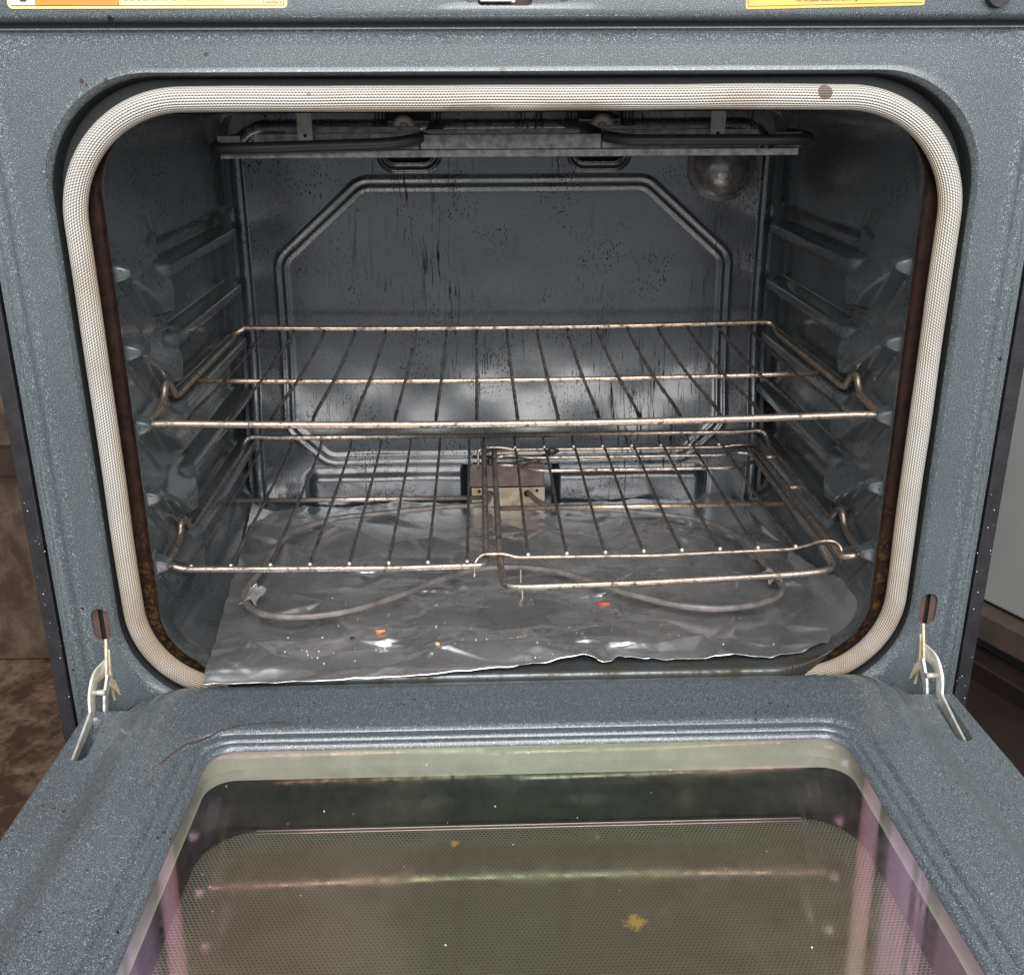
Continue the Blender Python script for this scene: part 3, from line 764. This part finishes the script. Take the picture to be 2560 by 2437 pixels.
for s_ in (-1, 1):
    cx_ = -.3500 if s_ < 0 else .3545; lp_ = []
    for (hw, v0, v1, r_), h, rot in (((.0134, .0270, .1045, .001), -.01255, 0), ((.0078, .0350, .1000, .0076), -.01235, 1), ((.0070, .0358, .0992, .0069), -.01235, 1), ((.0062, .0366, .0984, .0060), -.0132, 1), ((.0058, .0380, .0950, .0056), -.0260, 1), ((.0010, .0500, .0850, .0009), -.0330, 1)):
        L_ = []
        for x, v in rloop(-hw, hw, v0, v1, r_, r_, 14, 50, 8):
            if rot: x = x-s_*.085*(v-.066)
            L_.append(dpt(cx_+x, v, h))
        lp_.append(L_)
    v2, f2 = loft(lp_); n0_ = len(V); V += v2; F = F+[tuple(k+n0_ for k in f) for f in f2]
door = link('door', mesh('door', V, F), M['door'], oven); edgesplit(door, 48)
# underside skin so that the door is a closed body
mb = MB(); q = [(-.3655, .03), (.3735, .03), (.3735, .522), (-.3655, .522)]
mb.add([dpt(x, v, -.046) for x, v in q]+[dpt(x, v, -.050) for x, v in q], [(0, 1, 2, 3), (7, 6, 5, 4), (0, 4, 5, 1), (1, 5, 6, 2), (2, 6, 7, 3), (3, 7, 4, 0)])
mb.build('outer_skin', M['black'], door, smooth=False)
# window well, ledge, dotted pane, top glass
wk = [((OX0-.0005, OX1+.0005, OV0-.0005, OV1, .020), -.0052), ((OX0-.0015, OX1+.0015, OV0+.0005, OV1+.002, .021), -.0120), ((OX0-.0025, OX1+.0025, OV0+.0030, OV1+.003, .022), -.0195),
      ((OX0+.0002, OX1-.0002, OV0+.0042, OV1+.001, .022), -.0185), ((OX0+.0012, OX1-.0012, OV0+.0175, OV1, .022), -.0192)]
loops = [[dpt(x, v, h) for x, v in rloop(*k[:4], k[4], k[4], 100, 60, 10)] for k, h in wk]
V, F = loft(loops); o = link('window_rim', mesh('window_rim', V, F), M['well'], door); edgesplit(o, 40)
wk = [((OX0+.0012, OX1-.0012, OV0+.0177, OV1, .022), -.0196), ((OX0+.0020, OX1-.0020, OV0+.0190, OV1, .022), -.0290), ((OX0+.0040, OX1-.0040, OV0+.040, OV1-.002, .022), -.0285), ((OX0+.0042, OX1-.0042, OV0+.060, OV1-.002, .022), -.0300)]
loops = [[dpt(x, v, h) for x, v in rloop(*k[:4], k[4], k[4], 100, 60, 10)] for k, h in wk]
V, F = loft(loops); o = link('window_ledge', mesh('window_ledge', V, F), M['well_dark'], door); edgesplit(o, 40)
mb = MB(); q = [(OX0+.004, OV0+.02), (OX1-.004, OV0+.02), (OX1-.004, OV1), (OX0+.004, OV1)]
mb.add([dpt(x, v, -.0305) for x, v in q], [(0, 1, 2, 3)]); mb.build('dotted_pane', M['dots'], door, smooth=False)
for vv in (.1688, .1722):
    mb = MB(); mb.tube([dpt(x, vv, -.0300) for x in np.linspace(-.196, .200, 12)], .0005, 6); mb.build('pane_edge_trim', m_simple('pinkish_bright_trim', (.80, .62, .64), .3, .5), door)
p = rloop(OX0-.0003, OX1+.0003, OV0-.0003, OV1, .0205, .0205, 40, 40, 10)
V = [dpt(x, v, -.0040) for x, v in p]; mb = MB(); mb.add(V, [tuple(range(len(V)))]); mb.build('window_glass', M['glass'], door, smooth=False)

# hinge arms
def ribbon(mb, pts, w, th, mi=0):
    """pts (x,y,z); plate thickness th across x, width w in the y-z plane"""
    P = dense(fillet(pts, .006, 4), .004); V = []; F = []
    for i, p in enumerate(P):
        t_ = (P[min(i+1, len(P)-1)]-P[max(i-1, 0)]).normalized(); nrm = Vector((0, t_.z, -t_.y))
        nrm = nrm.normalized() if nrm.length > 1e-6 else Vector((0, 1, 0)); ww = w[0]+(w[1]-w[0])*i/(len(P)-1)
        for sx, sn in ((-1, -1), (1, -1), (1, 1), (-1, 1)): V.append(p+Vector((sx*th/2, 0, 0))+nrm*(sn*ww/2))
    for i in range(len(P)-1):
        for k in range(4): F.append((i*4+k, i*4+(k+1) % 4, i*4+4+(k+1) % 4, i*4+4+k))
    F.append((3, 2, 1, 0)); n0 = (len(P)-1)*4; F.append((n0, n0+1, n0+2, n0+3)); mb.add(V, F, mi)
for s in (-1, 1):
    hg = empty('hinge'); hg.parent = oven; ox = 0 if s < 0 else 0.0
    X0 = s*.3505
    mb = MB(); ribbon(mb, [(X0-s*.0015, .010, -.010), (X0-s*.0015, .002, -.032), (X0-s*.001, .0, -.048), (X0+s*.000, .006, -.072), (X0+s*.0, .008, -.10)], (.010, .012), .0022)
    ribbon(mb, [(X0-s*.0005, .004, -.014), (X0-s*.0005, -.004, -.034), (X0+s*.000, -.008, -.046), (X0-s*.0055, .004, -.066), (X0-s*.006, .006, -.095)], (.008, .006), .0020)
    edgesplit(mb.build('inner_arm', M['cream'], hg), 30)
    mb = MB(); ribbon(mb, [(X0, -.003, -.036), (X0+s*.0062, -.018, -.0385), (X0+s*.0075, -.028, -.050), (X0+s*.0065, -.034, -.064), (X0+s*.005, -.062, -.068), (X0+s*.002, -.094, -.0695)], (.014, .006), .0020)
    edgesplit(mb.build('outer_arm', M['hinge'], hg), 30)
    mb = MB(); ribbon(mb, [(X0-s*.001, -.006, -.044), (X0+s*.0005, -.016, -.058), (X0+s*.0005, -.0205, -.067), (X0+s*.0003, -.026, -.080)], (.010, .005), .0020)
    edgesplit(mb.build('link_arm', M['hinge'], hg), 30)
    mb = MB(); mb.tube([(X0-s*.001, -.020, -.052), (X0+s*.0088, -.020, -.052)], .0024, 12); mb.build('rivet', M['hinge'], hg)

# labels with writing
def text(body, size, loc, mat, parent, width=None, rot=0, name='lettering', bold=0):
    cu = bpy.data.curves.new(name, 'FONT'); cu.body = body; cu.size = size; cu.extrude = .00006; cu.offset = bold
    ob = bpy.data.objects.new(name, cu); COL.objects.link(ob); bpy.context.view_layer.update()
    me = bpy.data.meshes.new_from_object(ob.evaluated_get(bpy.context.evaluated_depsgraph_get())); bpy.data.objects.remove(ob)
    xs_ = [v.co.x for v in me.vertices]; w = max(xs_)-min(xs_); k = (width/w) if width else 1
    c, s = math.cos(rot), math.sin(rot)
    for v in me.vertices:
        x, z, y = v.co.x*k, v.co.y*(min(k, 1.15) if width else 1), -v.co.z
        v.co = (loc[0]+x*c-z*s, loc[1]+y, loc[2]+x*s+z*c)
    me.materials.clear()
    return link(name, me, mat, parent, smooth=False)
def plate2d(name, x0, x1, z0, z1, r, y, mat, parent, tilt=0, th=.0003):
    p = rloop(x0, x1, z0, z1, r, r, 2, 2, 5); c = (x0, z0)
    q = [(x, z+(x-x0)*tilt) for x, z in p]; V = [(x, y, z) for x, z in q]+[(x, y-th, z) for x, z in q]; n_ = len(q)
    F = [tuple(range(n_)), tuple(range(2*n_-1, n_-1, -1))]+[(i, (i+1) % n_, n_+(i+1) % n_, n_+i) for i in range(n_)]
    return link(name, mesh(name, V, F), mat, parent, smooth=False)
wl = plate2d('warning_label', -.3475, -.1580, .4732, .5150, .003, -.0003, M['label_cream'], oven)
wl['label'] = 'cream and orange warning label above the left of the oven opening'
plate2d('white_panel', -.3452, -.3290, .4755, .4960, .0004, -.0007, M['label_white'], wl, th=.00015)
plate2d('orange_panel', -.3288, -.2728, .4755, .4960, .0004, -.0007, M['label_orange'], wl, th=.00015)
mb = MB(); mb.add([(-.3385, -.0009, .4775), (-.3345, -.0009, .4775), (-.3330, -.0009, .4815), (-.3340, -.0009, .4900), (-.3395, -.0009, .4900), (-.3402, -.0009, .4815)], [(0, 1, 2, 3, 4, 5)])
mb.build('pictogram', M['ink'], wl, smooth=False)
mb = MB(); mb.box((-.3452, -.00090, .4750), (-.1605, -.00065, .47535)); mb.box((-.1606, -.00090, .4750), (-.16025, -.00065, .4960)); mb.box((-.27275, -.00095, .4750), (-.2724, -.00065, .4960))
mb.build('border_line', M['ink'], wl, smooth=False)
text('Failure to do so can result in death or electric shock.', .0052, (-.2712, -.0008, .4783), M['ink'], wl, .1085, bold=.00008)
text('7196329 Rev. B', .0019, (-.1745, -.0008, .4762), M['ink'], wl, .0125)
yl = plate2d('instruction_label', .1585, .2842, .4716, .5100, .002, -.0003, M['label_yellow'], oven, tilt=.019)
yl['label'] = 'yellow instruction label above the right of the oven opening'
mb = MB(); a0 = .0045
mb.add([(.1602, -.0008, .4734), (.2826, -.0008, .4734+.0023), (.2826, -.0008, .4737+.0023), (.1602, -.0008, .4737)], [(0, 1, 2, 3)])
mb.add([(.1602, -.0008, .4737), (.1605, -.0008, .4737), (.1605, -.0008, .50), (.1602, -.0008, .50)], [(0, 1, 2, 3)])
mb.build('border_line', M['ink'], yl, smooth=False)
text('For complete details, see operating instructions.', .0034, (.1935, -.0008, .4765), M['ink'], yl, .0585, rot=.02)
text('Pt. no. 27880074 Rev.', .0020, (.2600, -.0008, .4781), M['ink'], yl, .0185, rot=.02)

# ------------------------------------------------------------------ racks
def sagz(x, a=.0045): return a*(1-(x/.30)**2)
def wire_obj(parent, pts, r, mat, tip=None, seed=0, name='wire'):
    mb = MB(); P = dense(pts, .006); mb.tube(P, r, 7, jitter=.35, seed=seed)
    if tip: mb.ball(tip, .0019, 8, mi=1)
    return mb.build(name, [mat, M['tip']], parent)
def rod(parent, name, pts, r, mat, closed=False, n=12, jit=.03):
    mb = MB(); mb.tube(pts, r, n, closed=closed, jitter=jit); return mb.build(name, mat, parent)
up = empty('oven_rack'); tag(up, 'full width chrome wire rack on the upper supports of the oven', 'oven rack')
def side_path(s, z, xo, yb, zb, front):
    return [(s*(xo-.004), yb, zb), (s*xo, yb-.012, z+.0005), (s*xo, .134, z), (s*xo, .124, z+.001), (s*xo, .108, z+.0185), (s*xo, .098, z+.0185), (s*xo, .088, z+.006), (s*xo, .068, z+.0030), (s*(xo), front, z+.0030)]
z0 = .1640
Ls = side_path(-1, z0, .3035, .366, .1755, .030); Rs = side_path(1, z0, .3035, .366, .1755, .030)
frontbar = [(x, .030, .1680-sagz(x)) for x in np.linspace(-.285, .285, 15)]
backbar = [(x, .366, .1755-sagz(x, .003)) for x in np.linspace(.285, -.285, 9)]
loop = Ls+frontbar+Rs[::-1]+backbar
P = fillet(loop+[loop[0], loop[1]], .011, 5)[1:-1]
P = P[:-6]
rod(up, 'frame', P, .0031, M['rack'], closed=True)
rod(up, 'cross_bar', [(x, .195, .1600-sagz(x, .003)) for x in np.linspace(-.3025, .3025, 14)], .0025, M['rack'])
for i in range(17):
    x = (i-8)*.034+.0008
    zf = .1705-sagz(x); zbk = .1745-sagz(x, .003)
    zm = .1655-sagz(x, .003)
    wire_obj(up, catmull([(x, .3665, zbk-.003), (x, .33, zm+.0028), (x, .195, zm-.0006), (x, .07, zf-.0015), (x, .042, zf-.0028), (x, .034, zf-.0030)], 4), .0016, M['wire'], (x, .0318, zf-.0030), i*3.1)

lo = empty('oven_rack'); tag(lo, 'dull grey wire rack frame on the lower supports with its right half cut open', 'oven rack')
z0 = .0345
Ls = side_path(-1, z0+.0005, .3045, .366, .0490, .040); Rs = side_path(1, z0, .3045, .366, .0480, .036)
# one bent rod: left rail, front bar, inner left leg
rod(lo, 'frame', fillet([(x, y, z) for x, y, z in [(-.027, .366, .046), (-.275, .366, .047)]]+Ls+[(-.290, .0390, .0330), (-.10, .0385, .0310), (-.0275, .0385, .0325), (-.0272, .056, .0345), (-.0272, .366, .040)], .012, 5), .0031, M['rack_low'])
rod(lo, 'frame', fillet([(-.027, .366, .046), (.275, .366, .046)]+Rs+[(.2860, .0370, .0345), (.2850, .056, .0345), (.2855, .21, .0345), (.2855, .345, .0345)], .012, 5), .0031, M['rack_low'])
rod(lo, 'cross_bar', [(-.3035, .210, .0300), (-.028, .208, .0300)], .0024, M['rack_low'])
for yy in (.308, .211): rod(lo, 'cross_bar', [(.286, yy, .0345), (.3042, yy+.001, .0345)], .0024, M['rack'])
rod(lo, 'rear_bar', [(-.027, .3475, .0345), (.020, .346, .0352), (.285, .346, .0350)], .0026, M['rack_low'])
for i in range(8):
    x = -.2832+i*.0342
    wire_obj(lo, catmull([(x, .3665, .0445), (x, .335, .0362), (x, .2, .0340), (x, .06, .0350), (x, .0425, .0345)], 4), .0015, M['wire_low'], (x, .0410, .0348), 50+i*2.3)
for i in range(8):
    x = .0085+i*.0336
    wire_obj(lo, [(x, .3665, .0435), (x, .346, .0380)], .0013, M['wire_low'], (x, .3450, .0378), 90+i)

ins = empty('rack_insert'); tag(ins, 'smaller lift out wire rack hooked over the right half of the lower rack', 'rack insert')
rod(ins, 'frame', fillet([(-.0155, .340, .0355), (-.0155, .20, .0345), (-.0150, .035, .0345), (-.0130, -.0055, .0325), (.012, -.0072, .0330), (.10, -.0045, .0335), (.235, .0035, .0350), (.2690, .0060, .0370), (.2745, .040, .0345), (.2750, .065, .0350), (.2755, .335, .0355)], [0, .01, .02, .020, .01, .01, .015, .024, .01, .01, 0], 6), .0031, M['rack_low'])
rod(ins, 'hook_bar', fillet([(-.0375, .0365, .0220), (-.0375, .0385, .0350), (-.0310, .0450, .0400), (-.0110, .0450, .0400), (-.0010, .0425, .0375), (.12, .0425, .0370), (.245, .0500, .0375), (.2600, .0540, .0390), (.2720, .0600, .0405), (.2860, .0600, .0405), (.2905, .0520, .0370), (.2905, .0500, .0235)], .005, 4), .0015, M['rack'])
rod(ins, 'hook_bar', fillet([(-.0340, .3360, .0150), (-.0340, .3370, .0370), (-.0270, .3400, .0400), (-.0080, .3400, .0400), (.0080, .3400, .0370), (.12, .3400, .0365), (.245, .3400, .0365), (.2600, .3400, .0385), (.2880, .3400, .0395)], .005, 4), .0016, M['rack'])
rod(ins, 'rear_bar', fillet([(-.0155, .322, .0340), (.004, .330, .0340), (.020, .322, .0330), (.245, .322, .0330), (.262, .328, .0340), (.2755, .322, .0340)], .008, 4), .0019, M['rack_low'])
rod(ins, 'rear_bar', fillet([(-.0155, .300, .0330), (.008, .300, .0320), (.030, .284, .0310), (.245, .284, .0310), (.2755, .300, .0330)], .012, 4), .0022, M['rack_low'])
rod(ins, 'cross_bar', [(-.0130, .176, .0305), (.2735, .176, .0305)], .0025, M['rack'])
for i in range(8):
    x = .0098+i*.0341; yb = .0445+(.0075*i/7)
    wire_obj(ins, catmull([(x-.0012, .3395, .0375), (x, .30, .0358), (x, .15, .0345), (x, yb+.012, .0375), (x, yb+.0015, .0395)], 4), .0015, M['wire_low'], (x, yb-.0005, .0392), 120+i*1.7)

# burnt drips stuck on the rear rods of the insert
def lump(name, c, r, mat, label, cat, sq=(1, 1, 1), seed=0, parent=None):
    mb = MB(); mb.ball((0, 0, 0), r, 10, sq=sq)
    mb.v = [tuple(Vector(v)*(1+.35*mnoise.noise(Vector(v)*(1.6/r)+Vector((seed, 0, 0))))) for v in mb.v]
    o = mb.build(name, mat, parent); o.location = c
    if label: tag(o, label, cat)
    return o
mb = MB(); P = catmull([(-.010, .322, .026), (.010, .318, .0275), (.030, .322, .0300), (.045, .330, .0330), (.058, .335, .0370)], 6)
mb.tube(P, .0028, 8, jitter=.9, seed=4); mb.ball((.050, .332, .0370), .0055, 8, sq=(1.2, .7, .8)); mb.ball((-.020, .322, .0290), .0042, 8, sq=(1, .8, 1.2))
o = mb.build('charred_drip', m_simple('charred_sugar_crust', (.03, .024, .022), .35, bumps=(300, 1)), None); tag(o, 'blackened dribble of burnt food baked onto the rear rods of the rack insert', 'burnt food')

# ------------------------------------------------------------------ foil sheet
NU, NVv = 460, 300
def curve(pts, t):
    xs_ = [p[0] for p in pts]; u = t*(len(pts)-1); i = min(int(u), len(pts)-2); f = u-i
    return (pts[i][0]+(pts[i+1][0]-pts[i][0])*f, pts[i][1]+(pts[i+1][1]-pts[i][1])*f)
def byx(pts, x):
    for a, b in zip(pts, pts[1:]):
        if a[0] <= x <= b[0]: return a[1]+(b[1]-a[1])*(x-a[0])/(b[0]-a[0])
    return pts[-1][1] if x > pts[-1][0] else pts[0][1]
front = [(-.268, -.0165), (-.20, -.0155), (-.136, -.0135), (-.07, -.0100), (.0, -.0030), (.03, .0035), (.055, .0060), (.075, .0030), (.12, .0035), (.18, .0040), (.222, .0050), (.250, .0130), (.270, .0260), (.300, .0340), (.318, .0440)]
rear = [(-.303, .372), (-.25, .380), (-.10, .380), (.05, .372), (.10, .378), (.20, .388), (.235, .405), (.262, .402), (.281, .376)]
rngc = random.Random(11); creases = []
for _ in range(190):
    cx, cy = rngc.uniform(-.30, .31), rngc.uniform(-.01, .38); a = rngc.uniform(0, math.pi); ln = rngc.uniform(.012, .085); wd_ = rngc.uniform(.004, .022)
    creases.append((cx, cy, math.cos(a), math.sin(a), ln, wd_, rngc.choice((-1, 1))*wd_*rngc.uniform(.12, .30)))
XX = np.zeros((NU, NVv)); YY = np.zeros_like(XX)
for i in range(NU):
    s = i/(NU-1); fx = front[0][0]+(front[-1][0]-front[0][0])*s; rx = rear[0][0]+(rear[-1][0]-rear[0][0])*s
    fy = byx(front, fx)+.0016*mnoise.noise(Vector((fx*60, 0, 0))); ry = byx(rear, rx)+.004*mnoise.noise(Vector((rx*40, 7, 0)))
    for j in range(NVv):
        t_ = j/(NVv-1); XX[i, j] = fx+(rx-fx)*t_+.0012*mnoise.noise(Vector((t_*30, s*2, 3)))*(1 if s in (0, 1) else 0); YY[i, j] = fy+(ry-fy)*t_
ZZ = np.zeros_like(XX)
from mathutils.geometry import delaunay_2d_cdt
def facets(npts, amp, seed, aniso=1.0):
    """piecewise planar heights over a random triangulation: the flat facets of crumpled foil"""
    rr = random.Random(seed); pts = [(-.36, -.06), (.37, -.06), (.37, .47), (-.36, .47)]
    for _ in range(npts): pts.append((rr.uniform(-.35, .36), rr.uniform(-.05, .46)))
    vs, es, fs, *_ = delaunay_2d_cdt([Vector((x, y*aniso)) for x, y in pts], [], [], 0, 1e-6)
    hts = [amp*rr.gauss(0, 1) for _ in vs]; out = np.zeros_like(XX)
    for f in fs:
        (x0, y0), (x1, y1), (x2, y2) = [(vs[k].x, vs[k].y/aniso) for k in f]
        m_ = (XX >= min(x0, x1, x2)) & (XX <= max(x0, x1, x2)) & (YY >= min(y0, y1, y2)) & (YY <= max(y0, y1, y2))
        if not m_.any(): continue
        D = (y1-y2)*(x0-x2)+(x2-x1)*(y0-y2)
        if abs(D) < 1e-12: continue
        a = ((y1-y2)*(XX[m_]-x2)+(x2-x1)*(YY[m_]-y2))/D; b = ((y2-y0)*(XX[m_]-x2)+(x0-x2)*(YY[m_]-y2))/D; c = 1-a-b
        ok = (a >= -1e-6) & (b >= -1e-6) & (c >= -1e-6); v = out[m_]; v[ok] = (a*hts[f[0]]+b*hts[f[1]]+c*hts[f[2]])[ok]; out[m_] = v
    return out
ZZ += facets(60, .0034, 3)+facets(340, .0034, 5, 1.5)
fine = facets(1700, .0015, 9, 1.3)+facets(6000, .0004, 12)
patch = np.zeros_like(XX)
for i in range(NU):
    for j in range(NVv):
        p = Vector((XX[i, j], YY[i, j], 0)); patch[i, j] = mnoise.noise(p*9+Vector((4, 2, 0)))
        ZZ[i, j] += .0030+.0016*mnoise.noise(p*14)
ZZ += fine*np.clip(.35+patch*2.5, 0, 1)
for cx, cy, ca, sa, ln, wd, am in creases[:70]:
    u = (XX-cx)*ca+(YY-cy)*sa; w = -(XX-cx)*sa+(YY-cy)*ca
    ZZ += .35*am*np.clip(1-np.abs(w)/wd, 0, 1)*np.clip(1-np.abs(u)/ln, 0, 1)
edge = np.zeros_like(ZZ)
z = -.0462+ZZ
z = -.0486+.0035*np.logaddexp(0, (z+.0486)/.0035)-.0012
z = np.maximum(z, -.0488)
# drape over the sill at the front left, lift a little where it buckles at the centre
dr = np.clip((-YY-.002)/.014, 0, 1)*(XX < .0)
z = np.where(dr > 0, np.maximum(-.0488-.0045*dr*dr, (z*(1-dr)+(-.0486-.0006*dr*dr)*dr)), z)
z += .0035*np.exp(-((XX-.055)/.020)**2)*np.exp(-((YY-.006)/.02)**2)
z += .006*np.exp(-((XX+.266)/.012)**2)*np.exp(-((YY+.01)/.01)**2)*0
z += .010*np.exp(-((XX-.25)/.02)**2)*np.exp(-((YY-.40)/.015)**2)
z += .0030*np.exp(-((XX-.31)/.012)**2)*np.exp(-((YY-.046)/.012)**2)
fx_ = np.clip(np.abs(XX)-.272, 0, .0399); z = np.maximum(z, -.010-np.sqrt(.040**2-fx_**2)+.0016)
V = np.stack([XX.ravel(), YY.ravel(), z.ravel()], 1)
foil = link('foil_sheet', mesh('foil_sheet', V, gridfaces(NU, NVv)), M['foil']); tag(foil, 'crumpled sheet of aluminium foil lining the oven floor', 'foil')
md = foil.modifiers.new('th', 'SOLIDIFY'); md.thickness = .00025

# torn foil scraps stuck to the bake element
def scrap(c, label, seed, sx=.011, sy=.020, rot=0):
    n_ = 9; V = []
    for i in range(n_):
        for j in range(n_):
            u, v = i/(n_-1)-.5, j/(n_-1)-.5
            q = Vector((u*8, v*8, seed)); w = 1+.5*mnoise.noise(q*.4)
            x, y = u*sx*w, v*sy*(1+.4*mnoise.noise(q*.5+Vector((5, 0, 0)))); zz = .0062-.10*abs(u)*sx*8+.0025*mnoise.noise(q*.9)
            x, y = x*math.cos(rot)-y*math.sin(rot), x*math.sin(rot)+y*math.cos(rot)
            V.append((x, y, max(zz, -.002)))
    o = link('foil_scrap', mesh('foil_scrap', V, gridfaces(n_, n_)), M['scrap'], smooth=False); o.location = c; md = o.modifiers.new('th', 'SOLIDIFY'); md.thickness = .0004
    return tag(o, label, 'foil scrap')
scrap((-.2500, .1120, -.0310), 'pale torn scrap of foil stuck on the front left bend of the lower heating element', 2, .015, .032, -.05)
scrap((.2535, .1300, -.0300), 'brownish torn scrap of foil stuck on the front right bend of the lower heating element', 8, .013, .024, .1)

# crumbs on the foil
def foilz(x, y):
    k = int(np.argmin((XX-x)**2+(YY-y)**2)); return float(z.ravel()[k])
lump('food_crumb', (-.1255, .0625, foilz(-.1255, .0625)+.0012), .0055, M['orange'], 'long orange crumb on the foil near the front left', 'crumb', (1, .35, .25), 1)
lump('food_crumb', (.0850, .1035, foilz(.0850, .1035)+.0012), .0062, M['red'], 'bright red crumb on the foil right of the middle', 'crumb', (1, .32, .25), 2)
lump('food_crumb', (-.0715, .0290, foilz(-.0715, .0290)+.0012), .0024, M['tan'], 'small yellow crumb on the foil near the front edge', 'crumb', (1, .7, .5), 3)
lump('food_crumb', (.0045, .1455, foilz(.0045, .1455)+.0012), .0026, M['orange'], 'small round orange crumb on the foil behind the rack insert handle', 'crumb', (1, .8, .6), 4)
lump('food_crumb', (-.0755, .1120, foilz(-.0755, .1120)+.0012), .0020, M['tan'], 'tiny tan crumb beside the left loop of the lower heating element', 'crumb', (1, .7, .6), 5)
lump('food_crumb', (-.1500, .0540, foilz(-.1500, .0540)+.0012), .0024, M['char'], 'small black crumb beside the long orange crumb', 'crumb', (1, .6, .6), 6)
mb = MB(); rc = random.Random(5)
for _ in range(150):
    if rc.random() < .6: x, y = rc.uniform(-.22, .10), rc.gauss(.030, .016)
    else: x, y = rc.uniform(-.22, .29), rc.uniform(.005, .14)
    if y < .004: continue
    i = int(round((x-front[0][0])/(front[-1][0]-front[0][0])*(NU-1))); i = min(max(i, 0), NU-1)
    j = int(np.argmin(np.abs(YY[i]-y))); r = rc.choice((.0003, .0004, .0004, .0007)); mb.ball((x, y, z[i, j]+r*.5), r, 5, sq=(1, 1, .6))
o = mb.build('crumbs', M['white']); tag(o, 'fine white crumbs and dust scattered over the front of the foil', 'crumbs', kind='stuff')
mb = MB()
for _ in range(26):
    x, v = rc.uniform(-.22, .23), rc.uniform(.12, .36); p = dpt(x, v, -.0036); mb.ball(p, rc.choice((.0003, .0004, .0006)), 5, sq=(1, 1, .5))
for _ in range(36):
    s = rc.choice((-1, 1)); mb.ball((s*rc.uniform(.388, .4005), .0027, rc.uniform(-.09, .12)), rc.choice((.0002, .0003, .0005)), 5)
o = mb.build('dust_specks', M['white']); tag(o, 'white dust specks on the door glass and black side edges', 'dust', kind='stuff')
